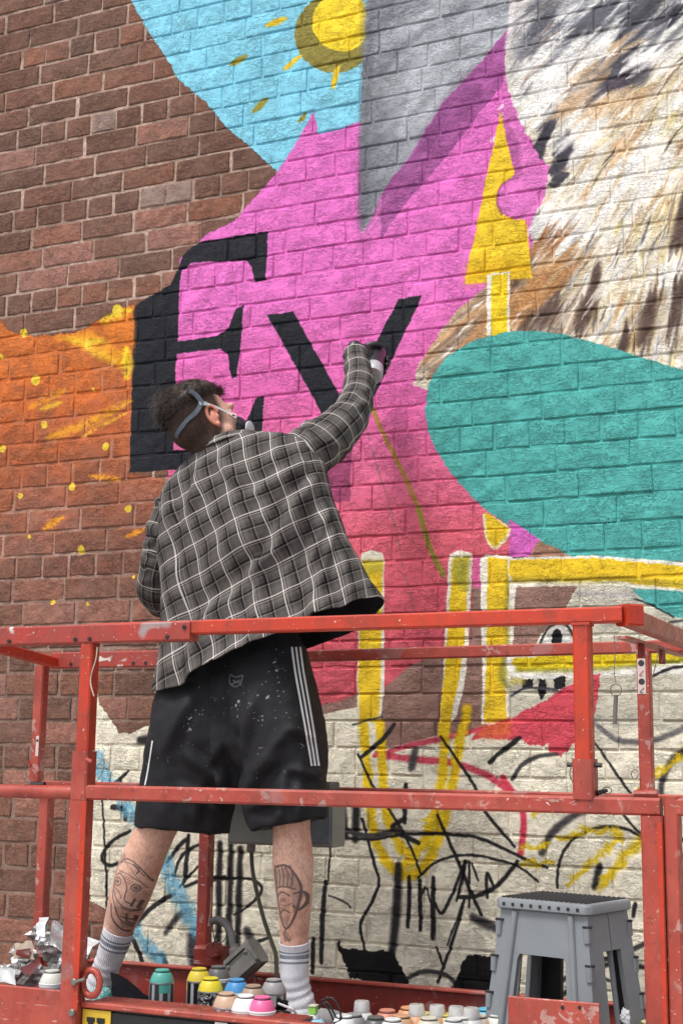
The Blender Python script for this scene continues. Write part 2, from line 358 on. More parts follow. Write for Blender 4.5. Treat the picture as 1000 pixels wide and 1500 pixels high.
# orange corner fading out
of = np.zeros((1,))
def orange(gx, gy):
    return vgrad([(440, '#D0702E'), (560, '#BF6330'), (680, '#A85A36'), (850, '#8A5142')])(gx, gy)
before = img.copy()
P_or = [(-200, 440), (0, 470), (12, 483), (30, 490), (60, 493), (110, 486), (150, 468), (176, 453), (197, 446), (197, 560), (189, 693), (240, 700), (250, 930), (-200, 930)]
T_ = np.array([tex(p) for p in P_or]); x0, x1, y0, y1 = window(T_, 3); gx, gy = grid(x0, x1, y0, y1, 1.0)
m_ = inside(T_, gx, gy); zt = np.array([tex((100, y))[1] for y in (900, 800, 700, 600, 440)])
al = np.interp(gy, zt, [0, .3, .62, .85, .95]); al = np.clip(al+(mid[y0:y1, x0:x1]-.5)*.5*(al < .9), 0, 1)*m_*(img[y0:y1, x0:x1, 3] < .5)
sub = img[y0:y1, x0:x1]; sub[..., :3] = sub[..., :3]*(1-(al[..., None] > 0))+orange(gx, gy)*(al[..., None] > 0); sub[..., 3] = np.where(al > 0, al, sub[..., 3])
poly([(78, 492), (130, 484), (196, 524), (196, 545), (165, 540), (120, 512)], '#EDA01F', .85, soft=3, j=2)
poly([(145, 470), (197, 447), (197, 520), (160, 500)], '#D87A22', .8, soft=4)
for p, w_, c in (([(150, 470), (190, 455)], 14, '#F2CE2E'), ([(186, 512), (186, 552)], 16, '#F4D22B'), ([(70, 642), (130, 620), (190, 588)], 15, '#E39A22'), ([(45, 597), (95, 572)], 13, '#E08E25'),
                 ([(132, 697), (175, 703)], 9, '#F0A21C'), ([(65, 775), (92, 759)], 13, '#F0A21C'), ([(186, 786), (209, 776)], 10, '#EC9A20'), ([(60, 600), (90, 590)], 8, '#E9B428'),
                 ([(100, 495), (170, 530)], 12, '#F3B52A'), ([(110, 500), (150, 500)], 9, '#F0C531'), ([(120, 640), (185, 605)], 6, '#F0B02A')):
    stroke(p, w_, c, .9, .5, taper=.5, dry=.25)
for x, y, r in ((52, 557, 8), (65, 622, 6), (4, 658, 6), (155, 654, 6), (105, 713, 6), (188, 746, 6), (119, 806, 7), (43, 786, 3), (77, 882, 5), (35, 488, 7), (128, 506, 7), (2, 522, 4), (30, 727, 5), (137, 570, 3), (172, 455, 9), (195, 845, 3), (128, 886, 3)):
    poly(circ(x, y, r*.8, r), '#EBCB3C', .95, j=.5)
# lower right: frame, bars, brown patches
poly([(560, 1010), (600, 975), (640, 960), (715, 955), (715, 1050), (690, 1075), (652, 1075), (610, 1085), (575, 1094), (556, 1093)], BRN, j=.3)
poly([(440, 1040), (500, 1026), (525, 1015), (560, 1005), (558, 1030), (520, 1037), (470, 1047)], BRN, j=.3)
poly([(690, 860), (712, 850), (712, 1070), (684, 1075)], BRN, j=.3)
poly([(745, 760), (800, 798), (792, 818), (745, 815)], '#D769BE'); poly([(790, 792), (838, 816), (770, 820)], '#A47C66')
poly([(688, 815), (712, 815), (712, 868), (690, 860)], '#D9659F', .8)
poly([(748, 856), (852, 850), (840, 868), (828, 890), (790, 930), (780, 955), (748, 955)], BRN, j=.3)
poly([(852, 850), (1100, 850), (1200, 1100), (870, 1060), (742, 1060), (746, 1000), (745, 950), (782, 950), (830, 888)], '#CBC6B4', j=1)
poly([(922, 862), (1010, 868), (1010, 908), (975, 900), (940, 880)], TEAL)
stroke([(928, 878), (955, 888), (985, 904)], 3, '#25282B'); stroke([(980, 912), (1010, 908)], 4, '#33343A', .9, .5); stroke([(845, 870), (920, 872), (925, 862)], 8, '#9B96A0', .5, .8)
poly([(527, 812), (543, 806), (562, 812), (562, 1010), (556, 1062), (524, 1062), (522, 1000)], '#E9E2CE', j=.3)
poly([(530, 822), (560, 822), (557, 960), (554, 1058), (527, 1058), (524, 1000)], YEL, j=.3); poly([(530, 820), (560, 820), (560, 838), (530, 842)], '#A29A38', .7, soft=4)
poly([(657, 812), (672, 806), (691, 812), (688, 880), (686, 945), (680, 1000), (668, 1050), (640, 1080), (648, 1000), (652, 900)], '#EFEADB', j=.3)
poly([(662, 818), (685, 816), (680, 940), (672, 990), (655, 1080), (640, 1080), (653, 960)], '#EFC92A', j=.3); poly([(662, 816), (688, 816), (684, 870), (662, 850)], '#8E8C36', .8, soft=5)
poly([(702, 818), (712, 812), (750, 816), (755, 856), (750, 950), (738, 960), (742, 1060), (704, 1062), (706, 1000)], '#EFEADB', j=.3)
poly([(713, 816), (745, 820), (742, 860), (742, 940), (737, 960), (741, 1055), (708, 1060), (712, 950)], YEL, j=.3); stroke([(744, 830), (742, 870), (742, 950), (738, 1000)], 6, '#9C8E2A', .7, .8)
poly([(706, 752), (722, 757), (746, 775), (738, 795), (726, 806), (715, 800), (708, 785)], '#F3E6B8', sm=3); poly([(710, 750), (722, 758), (742, 775), (735, 792), (725, 801), (716, 795), (711, 780)], YEL, sm=3)
poly([(743, 818), (870, 814), (1000, 824), (1200, 836), (1200, 880), (1000, 868), (900, 858), (752, 860), (742, 840)], '#EDE8DA', j=.3)
poly([(746, 821), (870, 818), (1000, 830), (1200, 842), (1200, 872), (1000, 864), (900, 852), (752, 852), (743, 838)], YEL, j=.5)
stroke([(752, 849), (850, 851), (920, 850), (1000, 858), (1150, 868)], 9, '#8F8028', .7, .9)
poly([(742, 962), (760, 958), (1000, 944), (1100, 945), (1100, 985), (900, 990), (770, 996), (748, 990), (738, 972)], '#EDEAE2', j=.3)
poly([(750, 965), (850, 957), (1000, 946), (1100, 945), (1100, 972), (1000, 970), (880, 978), (760, 984), (750, 975)], '#DDC21F', j=.7, sm=0); stroke([(756, 982), (850, 982), (930, 975), (1000, 968)], 7, '#8B8A30', .75, .8)
stroke([(738, 968), (733, 990), (742, 1005)], 9, '#7C7A35', .7, .6)
stroke([(790, 947), (798, 925), (812, 915), (830, 918), (840, 935), (843, 950)], 4, '#2B2A2E'); poly([(793, 948), (800, 926), (813, 918), (828, 920), (838, 940), (840, 950)], '#DDDCD8', .9)
poly(circ(814, 936, 8, 14), '#17171A')
for p in (((762, 998), (780, 995), (778, 1011), (764, 1010)), ((788, 994), (798, 994), (799, 1018), (793, 1024), (787, 1010)), ((811, 994), (826, 992), (824, 1008), (812, 1012))): poly(p, '#1C1B1F', j=1)
stroke([(748, 1020), (765, 1010), (790, 1008), (815, 1011)], 4, '#43424C'); stroke([(750, 998), (765, 1000)], 8, '#D5C441', .6, .7)
poly([(700, 1068), (745, 1052), (800, 1025), (845, 995), (880, 985), (872, 1040), (850, 1075), (845, 1085), (818, 1108), (800, 1100), (803, 1090), (775, 1092), (760, 1085), (720, 1083), (690, 1085)], '#D8505F', j=1)
poly([(700, 1066), (746, 1052), (748, 1080), (715, 1083), (698, 1082)], '#DC6A3A', .8, soft=4)
stroke([(548, 1108), (600, 1092), (650, 1082), (705, 1068)], 9, '#CC4558', .9, taper=.4); stroke([(552, 1105), (600, 1112), (660, 1118), (710, 1135), (750, 1162), (790, 1180)], 10, '#CE465A', .95)
stroke([(735, 1140), (752, 1165), (766, 1195), (762, 1250)], 10, '#CE3A50', .95)
# yellow U-shaped outlines
for p in ([(531, 1060), (537, 1120), (541, 1180), (548, 1225), (565, 1262), (590, 1282), (612, 1278), (630, 1255), (650, 1200), (662, 1150), (672, 1090), (684, 1040)],
          [(556, 1060), (560, 1130), (566, 1190), (585, 1240), (605, 1250), (625, 1225), (640, 1180), (648, 1120), (652, 1070)]):
    stroke(p, 14, '#F0C91A', .97, .3, j=.8)
for x, y in ((600, 1262), (620, 1235), (638, 1200), (648, 1170)): tuft(x, y, 40, 8, '#EFCB24', .8, 20, 5, 8)
G = '#1F1D1F'; GS = '#434041'
LN = [([(645, 1080), (690, 1145), (705, 1180), (730, 1215), (752, 1240)], 6, G), ([(528, 1110), (560, 1083), (577, 1062)], 8, G), ([(524, 1105), (545, 1150), (575, 1195), (600, 1240), (615, 1280)], 5, G),
      ([(516, 1062), (560, 1050)], 4, GS), ([(607, 1100), (602, 1125)], 14, GS), ([(594, 1150), (592, 1205)], 9, G), ([(592, 1200), (575, 1215), (612, 1235)], 9, G),
      ([(583, 1268), (580, 1330), (574, 1392)], 15, '#262426'), ([(599, 1285), (598, 1330), (596, 1358)], 8, '#1E1C1E'), ([(614, 1290), (615, 1362)], 8, '#1E1C1E'), ([(634, 1287), (633, 1375)], 9, '#1E1C1E'),
      ([(612, 1330), (622, 1300), (632, 1330)], 4, G), ([(530, 1200), (546, 1260), (554, 1292), (545, 1320), (528, 1355), (534, 1392)], 6, G), ([(476, 1292), (472, 1345), (470, 1410)], 9, '#242224'),
      ([(458, 1375), (457, 1425)], 8, G), ([(486, 1200), (480, 1290)], 4, G), ([(612, 1286), (640, 1262), (680, 1253), (720, 1258), (760, 1271), (787, 1293)], 5, G),
      ([(470, 1225), (540, 1230), (600, 1222), (690, 1226), (740, 1245), (775, 1262), (800, 1272)], 6, G), ([(640, 1195), (662, 1245), (688, 1305), (704, 1340)], 7, G),
      ([(680, 1262), (662, 1310), (646, 1338), (636, 1322)], 6, G), ([(686, 1262), (686, 1330)], 5, G), ([(682, 1262), (668, 1320)], 6, G), ([(757, 1262), (730, 1295), (700, 1312), (672, 1315)], 8, G),
      ([(712, 1316), (713, 1280), (722, 1300)], 6, G), ([(679, 1318), (664, 1375), (640, 1440)], 6, G), ([(676, 1325), (655, 1385)], 4, G), ([(638, 1388), (650, 1418)], 5, G), ([(692, 1345), (728, 1362)], 16, GS),
      ([(590, 1436), (620, 1424), (650, 1428), (668, 1442)], 8, GS), ([(792, 1250), (810, 1218), (850, 1190), (905, 1172)], 13, GS), ([(815, 1300), (819, 1262), (840, 1228), (880, 1212), (915, 1215), (948, 1232)], 6, G),
      ([(877, 1268), (870, 1300)], 12, G), ([(929, 1325), (926, 1342)], 9, G), ([(795, 1390), (865, 1425), (900, 1440)], 6, GS), ([(795, 1452), (870, 1412), (950, 1380), (1000, 1345)], 9, GS), ([(852, 1375), (846, 1465)], 7, GS),
      ([(820, 1460), (862, 1432), (900, 1412), (1010, 1430)], 10, '#232223'), ([(900, 1180), (930, 1215), (950, 1230)], 5, G), ([(975, 1190), (980, 1225), (1000, 1255), (1040, 1260)], 5, G), ([(975, 1245), (1000, 1230)], 6, G),
      ([(966, 1172), (970, 1140), (985, 1112), (1010, 1096)], 12, GS), ([(870, 1060), (905, 1085), (950, 1086), (985, 1075), (1010, 1060)], 11, '#6A6768'), ([(955, 990), (980, 980), (1010, 975)], 6, G),
      ([(868, 1085), (895, 1125), (925, 1165)], 5, G), ([(716, 1117), (735, 1100), (760, 1082)], 9, G), ([(749, 1142), (765, 1120), (790, 1108), (815, 1105)], 8, GS),
      ([(150, 1165), (154, 1250), (157, 1335)], 4, G), ([(190, 1218), (165, 1232), (150, 1255), (160, 1268), (180, 1262)], 6, G), ([(163, 1153), (187, 1131)], 6, G), ([(177, 1140), (176, 1165)], 5, G), ([(150, 1128), (152, 1170)], 3, GS),
      ([(165, 1182), (182, 1186), (183, 1200)], 9, G), ([(213, 1122), (212, 1152)], 12, G), ([(205, 1085), (228, 1082)], 14, G), ([(276, 1224), (272, 1280), (268, 1295)], 8, G), ([(245, 1262), (262, 1240), (276, 1228)], 7, G),
      ([(256, 1282), (268, 1252), (300, 1234)], 6, G), ([(270, 1300), (300, 1288), (330, 1285)], 6, G), ([(262, 1300), (290, 1270)], 5, G), ([(196, 1357), (225, 1328), (255, 1310)], 8, G), ([(243, 1366), (258, 1345), (272, 1334)], 10, GS),
      ([(195, 1376), (208, 1408)], 8, G), ([(235, 1400), (243, 1412)], 10, G), ([(322, 1236), (319, 1400)], 11, '#1D1B1D'), ([(338, 1239), (334, 1402)], 11, '#1D1B1D'), ([(352, 1243), (347, 1392)], 11, '#1D1B1D'),
      ([(309, 1290), (360, 1287), (384, 1302), (366, 1325), (343, 1340)], 5, G), ([(345, 1235), (352, 1218)], 5, G), ([(362, 1364), (372, 1400)], 15, GS), ([(362, 1385), (392, 1374)], 6, G), ([(282, 1370), (286, 1420)], 22, '#3A3740'),
      ([(500, 1170), (505, 1225)], 14, G), ([(522, 1170), (520, 1230)], 14, G), ([(486, 1180), (490, 1228)], 10, GS), ([(500, 1215), (540, 1225), (585, 1215)], 9, GS), ([(700, 1290), (690, 1265)], 5, G),
      ([(482, 1312), (505, 1322), (512, 1330)], 4, GS), ([(1000, 1400), (1060, 1440)], 8, G)]
for p, w_, c in LN: stroke(p, w_*.86, c, .96, .18 if w_ < 10 else .4, taper=.15)
for p, w_ in (([(142, 1112), (155, 1143), (174, 1162)], 20), ([(182, 1180), (206, 1206)], 18), ([(238, 1255), (256, 1300), (288, 1362)], 22), ([(194, 1356), (212, 1382), (236, 1410)], 18)): stroke(p, w_, '#6FB0CE', .85, .4, dry=.22, j=2)
for p, w_ in (([(820, 1228), (860, 1218), (906, 1221), (880, 1250), (832, 1296)], 9), ([(940, 1230), (910, 1260), (880, 1296)], 14), ([(762, 1240), (800, 1238)], 7), ([(762, 1265), (810, 1266)], 6), ([(836, 1370), (828, 1392)], 16), ([(915, 1180), (960, 1135), (1005, 1100)], 9), ([(780, 1190), (810, 1186)], 6), ([(980, 1280), (1005, 1285)], 10), ([(985, 1310), (1005, 1325)], 14)):
    stroke(p, w_, '#E2C11E', .92, .5, dry=.15, j=2)
poly([(490, 1378), (508, 1390), (545, 1393), (576, 1393), (590, 1425), (600, 1450), (560, 1448), (512, 1432)], '#121114', j=1); poly([(682, 1400), (715, 1400), (760, 1402), (760, 1470), (655, 1462), (664, 1440)], '#121114', j=1)
poly([(820, 1010), (890, 1050), (905, 1085), (870, 1110), (860, 1040)], '#8A8684', .35, soft=14)
# grime over the whole painting
ml = (mid-.5)*.10+(fine-.5)*.07
img[..., :3] = np.clip(img[..., :3]*(1+ml[..., None]), 0, 1)
cz = np.array([tex((500, y))[1] for y in (1500, 1150, 1000)]); low = np.interp(np.arange(H), cz, [1, .7, 0])[:, None]
img[..., :3] *= 1-low[..., None]*.09*np.clip((vnoise(30, 21)*.5+vnoise(8, 22)*.5-.42)*4, 0, 1)[..., None]
im = bpy.data.images.new('mural_pigment', W, H, alpha=True, float_buffer=False); im.colorspace_settings.name = 'sRGB'; im.alpha_mode = 'CHANNEL_PACKED'
im.pixels.foreach_set(img.ravel()); im.update(); im.pack()

def wall_mat(name, base_nodes, rough, mortar=False):
    m, t, b = new_mat(name, rough); b.inputs['Specular IOR Level'].default_value = .22
    g = N(t, 'ShaderNodeNewGeometry').outputs['Position']; sp = N(t, 'ShaderNodeSeparateXYZ'); t.links.new(g, sp.inputs[0])
    u = math_(t, 'DIVIDE', math_(t, 'SUBTRACT', sp.outputs[0], IX0), IX1-IX0); v = math_(t, 'DIVIDE', math_(t, 'SUBTRACT', sp.outputs[2], IZ0), IZ1-IZ0)
    cb = N(t, 'ShaderNodeCombineXYZ'); t.links.new(u, cb.inputs[0]); t.links.new(v, cb.inputs[1])
    it = N(t, 'ShaderNodeTexImage', image=im, extension='CLIP', interpolation='Cubic'); t.links.new(cb.outputs[0], it.inputs[0])
    base, bh = base_nodes(t)
    # worn pits where the pigment did not reach
    pit = noise(t, 70, 3, .6, vec=scaled(t, (1, 1, 1.6)), dist=1.5)
    pa = ramp(t, pit, [(.22, .3), (.27, 1.0)])
    al = math_(t, 'MULTIPLY', it.outputs[1], pa)
    pig = mix(t, pa, mix(t, .65, it.outputs[0], (.05, .045, .045)), it.outputs[0])
    t.links.new(mix(t, it.outputs[1], base, pig), b.inputs['Base Color'])
    t.links.new(ramp(t, it.outputs[1], [(0, rough+.12), (1, rough-.12)]), b.inputs['Roughness'])
    # relief: wire-cut creases, chips, grit
    def crease(sc, asp, lo, seed_dist):
        n_ = noise(t, sc, 3, .55, vec=scaled(t, asp), dist=seed_dist); return ramp(t, n_, [(lo-.030, 1.0), (lo-.006, .0), (lo+.006, .08), (lo+.045, 1.0)])
    patch = ramp(t, noise(t, 9, 3, .6), [(.40, .0), (.56, 1.0)]); patch2 = ramp(t, noise(t, 13, 3, .6, vec=scaled(t, (1, 1, 1.4))), [(.42, 1.0), (.6, .15)])
    c1 = mix(t, patch, 1.0 if False else (1, 1, 1), crease(24, (.55, 1, 1.5), .47, 2.2)); c2 = mix(t, patch2, (1, 1, 1), crease(48, (.7, 1, 1.4), .52, 1.8))
    und = noise(t, 14, 3, .5, vec=scaled(t, (.8, 1, 1.4))); fn = noise(t, 150, 4, .6); chips = noise(t, 60, 3, .5, vec=scaled(t, (.8, 1, 1.5)), dist=.8); ch = ramp(t, chips, [(.27, 0), (.345, 1)])
    h = math_(t, 'ADD', math_(t, 'MULTIPLY', c1, .42), math_(t, 'MULTIPLY', fn, .20)); h = math_(t, 'ADD', h, math_(t, 'MULTIPLY', c2, .30)); h = math_(t, 'ADD', h, math_(t, 'MULTIPLY', ch, .62)); h = math_(t, 'ADD', h, math_(t, 'MULTIPLY', und, .9)); h = math_(t, 'ADD', h, bh)
    bump(t, b, h, 1.0 if not mortar else .7, .0062)
    return m
def brick_base(t):
    at_ = N(t, 'ShaderNodeAttribute', attribute_name='tint'); n = noise(t, 26, 5, .6); n2 = noise(t, 3.2, 3, .5); n3 = noise(t, 90, 3, .6)
    c = ramp(t, at_.outputs['Fac'], [(0, srgb('#674A40')), (.3, srgb('#785446')), (.55, srgb('#805A4B')), (.78, srgb('#905F4B')), (.93, srgb('#A8776A')), (1, srgb('#97827A'))])
    c = mix(t, ramp(t, n, [(.35, 0.0), (.7, .5)]), c, srgb('#6B5148')); c = mix(t, ramp(t, n3, [(.55, 0.0), (.75, .45)]), c, srgb('#A98873'))
    c = mix(t, ramp(t, n2, [(.4, 0.0), (.7, .35)]), c, srgb('#7B665C'))
    spk = noise(t, 240, 2); c = mix(t, ramp(t, spk, [(.24, .8), (.32, 0.0)]), c, srgb('#2E2320'))
    return c, math_(t, 'MULTIPLY', n, .2)
def mortar_base(t):
    n = noise(t, 40, 5, .6); n2 = noise(t, 6, 3, .5)
    c = ramp(t, n, [(.3, srgb('#8E7467')), (.5, srgb('#B99E8F')), (.7, srgb('#CDB7A8'))]); c = mix(t, ramp(t, n2, [(.35, .7), (.6, 0.0)]), c, srgb('#7C6458'))
    sp = N(t, 'ShaderNodeSeparateXYZ'); t.links.new(N(t, 'ShaderNodeNewGeometry').outputs['Position'], sp.inputs[0])     # old sooty pointing low on the wall
    zz = math_(t, 'ADD', sp.outputs[2], math_(t, 'MULTIPLY', n2, .8)); c = mix(t, ramp(t, math_(t, 'MULTIPLY', zz, .5), [(.3, .75), (.75, 0.0)]), c, srgb('#7B6358'))
    return c, math_(t, 'MULTIPLY', n, .8)
M_BRICK = wall_mat('painted_brick', brick_base, .78); M_MORT = wall_mat('painted_mortar', mortar_base, .85, True)

# ------------------------------------------------------------------ ground, wall
PZ, PO = .0852, .035; GZ = -1.85
mg, t, b = new_mat('asphalt', .9); t.links.new(ramp(t, noise(t, 120, 5), [(.3, (.10, .10, .098)), (.7, (.17, .165, .16))]), b.inputs['Base Color']); bump(t, b, noise(t, 200, 4), .5, .003)
gs = 600; o = mesh('ground', [(-gs, -gs, GZ-.12), (gs, -gs, GZ-.12), (gs, gs, GZ-.12), (-gs, gs, GZ-.12)], [(0, 1, 2, 3)], mg); tag(o, kind='structure')
mp = simple('pavement_stone', (.46, .44, .41), .85, 0, .2, 12, .4, 'Object')
o = MB().box((-14, -2.6, GZ-.12), (10, WY+.02, GZ), .01).build('pavement', mp); tag(o, kind='structure')  # out of view; made wide and pale so its bounce brightens the lower wall
wall = thing('brick_wall', (-1.8, WY, GZ), 'old brown brick wall carrying the bright mural of letters, fur and teal pool', 'wall')
def brick_shape(L, Hh, seed, nx, nz=2):
    """front face a loose grid, rounded arris, sides running back into the mortar; origin at the face centre"""
    r = random.Random(seed); vs = []; fs = []; x = [-L/2+.004+(L-.008)*i/nx for i in range(nx+1)]; z = [-Hh/2+.004+(Hh-.008)*k/nz for k in range(nz+1)]
    tl = r.uniform(-.0008, .0008); tz = r.uniform(-.0007, .0007)
    for k in range(nz+1):
        for i in range(nx+1):
            ed = (i in (0, nx)) or (k in (0, nz))
            vs.append([x[i]+r.uniform(-.0015, .0015), -.0012+r.uniform(-.0022, .0012)+tl*x[i]/L*2+tz*(k-1)+(r.uniform(0, .0025) if ed else 0), z[k]+r.uniform(-.0012, .0012)])
    id_ = lambda i, k: k*(nx+1)+i
    for k in range(nz):
        for i in range(nx): fs.append((id_(i, k), id_(i+1, k), id_(i+1, k+1), id_(i, k+1)))
    per = [id_(i, 0) for i in range(nx)]+[id_(nx, k) for k in range(nz)]+[id_(i, nz) for i in range(nx, 0, -1)]+[id_(0, k) for k in range(nz, 0, -1)]
    n0 = len(vs)
    for p in per:
        q = vs[p]; sx = 1 if q[0] > L/2-.008 else (-1 if q[0] < -L/2+.008 else 0); sz = 1 if q[2] > Hh/2-.008 else (-1 if q[2] < -Hh/2+.008 else 0)
        vs.append([q[0]+sx*.0035, q[1]+.0022, q[2]+sz*.0035])
    n1 = len(vs)
    for i in range(len(per)): q = vs[n0+i]; vs.append([q[0], .03, q[2]])
    m = len(per)
    for i in range(m):
        j = (i+1) % m; fs.append((per[i], n0+i, n0+j, per[j])); fs.append((n0+i, n1+i, n1+j, n0+j))
    return vs, fs
def brick_mesh(nm, L, Hh, seed, nx, tight=False):
    vs, fs = brick_shape(L, Hh, seed, nx); me = bpy.data.meshes.new(nm); me.from_pydata(vs, [], fs); me.materials.append(M_BRICK)
    a = me.attributes.new('tint', 'FLOAT', 'POINT'); tv = random.Random(seed*3+1).random(); a.data.foreach_set('value', [tv]*len(vs)); return me, tv
JZ = .0095
VAR = {}
for s in range(20): VAR['s', s] = brick_mesh('brick', .229-.010, PZ-JZ, 100+s, 5)
for s in range(14): VAR['h', s] = brick_mesh('brick', .1145-.010, PZ-JZ, 200+s, 3)
for s in range(20): VAR['sp', s] = brick_mesh('brick', .229-.0055, PZ-.0058, 300+s, 5)   # joints clogged by coats of paint
for s in range(14): VAR['hp', s] = brick_mesh('brick', .1145-.0055, PZ-.0058, 400+s, 3)
def painted(x, z):
    i, k = int((z-IZ0)/RES), int((x-IX0)/RES); return 0 <= i < H and 0 <= k < W and img[i, k, 3] > .6 and not (x < -2.6 and z < 1.8)
cand = []
rb = random.Random(5)
for k in range(-24, 48):
    head = (k % 4 == 3); p = .1145 if head else .229; off = (-3.123 if head else (-3.193+.229/2*((k % 2)) if True else 0)) + rb.uniform(-.012, .012)
    if not head and k % 4 == 2: off += .057
    n0 = int((-6.2-off)/p); n1 = int((2.6-off)/p)
    for n in range(n0, n1):
        x = off+(n+.5)*p+rb.uniform(-.003, .003); z = PO+(k+.5)*PZ+rb.uniform(-.0012, .0012)
        items = [('h' if head else 's', x)]
        if not head and rb.random() < .06: items = [('h', x-.0572), ('h', x+.0572)]
        for ty, xx in items: cand.append((ty, xx, z))
def projpx(X, Y, Z):
    q = CR@np.array([X, Y, Z]); return 500+F*q[0]/q[2], 750+F*q[1]/q[2], q[2]
def vis(c):
    x, y, d = projpx(c[1], WY, c[2])
    if not (-10 < x < 1010 and -10 < y < 1510): return -1
    if 235 < x < 470 and 640 < y < 1200: return -1          # behind the painter
    a = (.229 if c[0] == 's' else .1145)*PZ/d/d
    return a
order = sorted(range(len(cand)), key=lambda i: -vis(cand[i])); own = set(order[:300])
JV = []; JF = []; JT = []
for i, (ty, x, z) in enumerate(cand):
    s = rb.randrange(20 if ty == 's' else 14); me, tv = VAR[ty+('p' if painted(x, z) else ''), s]; dy = rb.uniform(-.0012, .0012); rz = rb.uniform(-.006, .006)
    if i in own:
        o = bpy.data.objects.new('brick', me); SC.collection.objects.link(o); o.parent = wall; o.location = V(x, WY+dy, z)-wall.location; o.rotation_euler = (0, rz, 0)
    else:
        n = len(JV); c, sn = math.cos(rz), math.sin(rz)
        JV += [(x+v.co.x*c+v.co.z*sn, WY+dy+v.co.y, z-v.co.x*sn+v.co.z*c) for v in me.vertices]; JF += [tuple(q+n for q in f.vertices) for f in me.polygons]; JT += [tv]*len(me.vertices)
o = mesh('brickwork', JV, JF, M_BRICK, wall); o['kind'] = 'stuff'
o.data.attributes.new('tint', 'FLOAT', 'POINT').data.foreach_set('value', JT)
# mortar sheet, gently uneven
nx_, nz_ = 300, 200; xs = np.linspace(-6.3, 2.7, nx_); zs = np.linspace(GZ-.1, 4.2, nz_)
vs = [(x, WY+(.0042 if painted(x, z) else .0036)+random.uniform(-.001, .001), z) for z in zs for x in xs]
o = mesh('mortar', vs, [(k*nx_+i, k*nx_+i+1, (k+1)*nx_+i+1, (k+1)*nx_+i) for k in range(nz_-1) for i in range(nx_-1)], M_MORT, wall)
MB().box((-6.3, WY+.03, GZ-.1), (2.7, WY+.35, 4.2)).build('wall_core', simple('core_brick', (.2, .13, .1)), wall)
# ------------------------------------------------------------------ the platform lift
def red_mat(name, col, fade, splash, chip=.5):
    m, t, b = new_mat(name, .42)
    n = noise(t, 9, 5, .6); n2 = noise(t, 45, 5, .65); n3 = noise(t, 22, 4, .6, dist=1.2); n4 = noise(t, 7, 2, .5)
    c = mix(t, ramp(t, n, [(.4, 0.0), (.65, 1.0)]), col, fade)
    c = mix(t, ramp(t, n2, [(.62, 0.0), (.66, chip)]), c, (.16, .03, .02))
    if splash:
        gate = math_(t, 'MULTIPLY', ramp(t, n3, [(.585, 0.0), (.605, 1.0)]), ramp(t, noise(t, 6, 2), [(.5, 0.0), (.56, 1.0)]))
        c = mix(t, math_(t, 'MULTIPLY', gate, splash), c, (.62, .58, .54))
        c = mix(t, math_(t, 'MULTIPLY', ramp(t, n4, [(.62, 0.0), (.66, .8)]), splash), c, (.3, .27, .27))
    gr = noise(t, 16, 5, .7, vec=scaled(t, (1, 1, .5))); c = mix(t, ramp(t, gr, [(.45, 0.0), (.72, .55)]), c, (.10, .035, .025))
    scr = noise(t, 60, 4, .7, vec=scaled(t, (.25, 1, 1.6)), dist=.6); c = mix(t, ramp(t, scr, [(.66, 0.0), (.69, .75)]), c, (.55, .40, .36))
    sp = noise(t, 120, 3, .6); c = mix(t, ramp(t, sp, [(.70, 0.0), (.72, .9)]), c, (.72, .66, .62)); rust = noise(t, 75, 4, .7, dist=.5); c = mix(t, ramp(t, rust, [(.66, 0.0), (.69, .85)]), c, (.075, .035, .025))
    t.links.new(c, b.inputs['Base Color']); t.links.new(ramp(t, n2, [(.3, .34), (.7, .6)]), b.inputs['Roughness'])
    bump(t, b, n2, .25, .0012); return m
RED = red_mat('red_enamel', (.52, .040, .012), (.46, .034, .012), 0)
FADE = red_mat('faded_red_enamel', (.40, .068, .045), (.33, .040, .026), .35, .6)
OLD = red_mat('battered_red_enamel', (.38, .038, .025), (.30, .05, .04), 1.0, .7)
DKR = red_mat('dark_red_enamel', (.20, .018, .012), (.27, .03, .02), .2, .7)
STEEL = simple('dull_steel', (.22, .2, .18), .45, .7, .3, 60); BLACKP = simple('black_paint', (.012, .012, .013), .45, 0, .4, 40)
FZ, EZ = -.74, -.78
X1 = -1.45
lift = thing('platform_lift', V(-1.6, 3.3, GZ), 'red steel work platform with guard rails standing in front of the brick wall', 'work platform')
def L(name, mb, m, parent=None, smooth=False): return mb.build(name, m, parent or lift, smooth)
UP = V(0, 0, 1); YF = FY; RZ = .318
fx = lambda px, py, Y=FY: at(px, py, Y).x
# front top rail: outer tube on the left, sliding inner tube to the corner
xs_ = fx(285, 915); xc = -.632
r1 = L('top_rail', MB().beam((-2.75, YF, RZ-.017), (xs_, YF, RZ-.017), .045, .047, c=.004), OLD)
for px in (3, 23, 119, 140, 253, 277):
    x = fx(px, 925); MB().lathe([(0, 0), (.0052, .0002), (.0052, .0035), (0, .0036)], 10, V(x, YF-.0265, RZ-(.031 if px != 277 else .008)), V(0, 1, 0)).build('rail_hole', BLACKP, r1)
r2 = L('top_rail', MB().beam((xs_-.3, YF, RZ-.008), (xc-.001, YF, RZ-.008), .036, .034, c=.004), RED)
L('corner_joint', MB().beam((xc-.004, YF, RZ-.0085), (xc+.022, YF+.03, RZ-.0085), .045, .046, c=.004), RED)
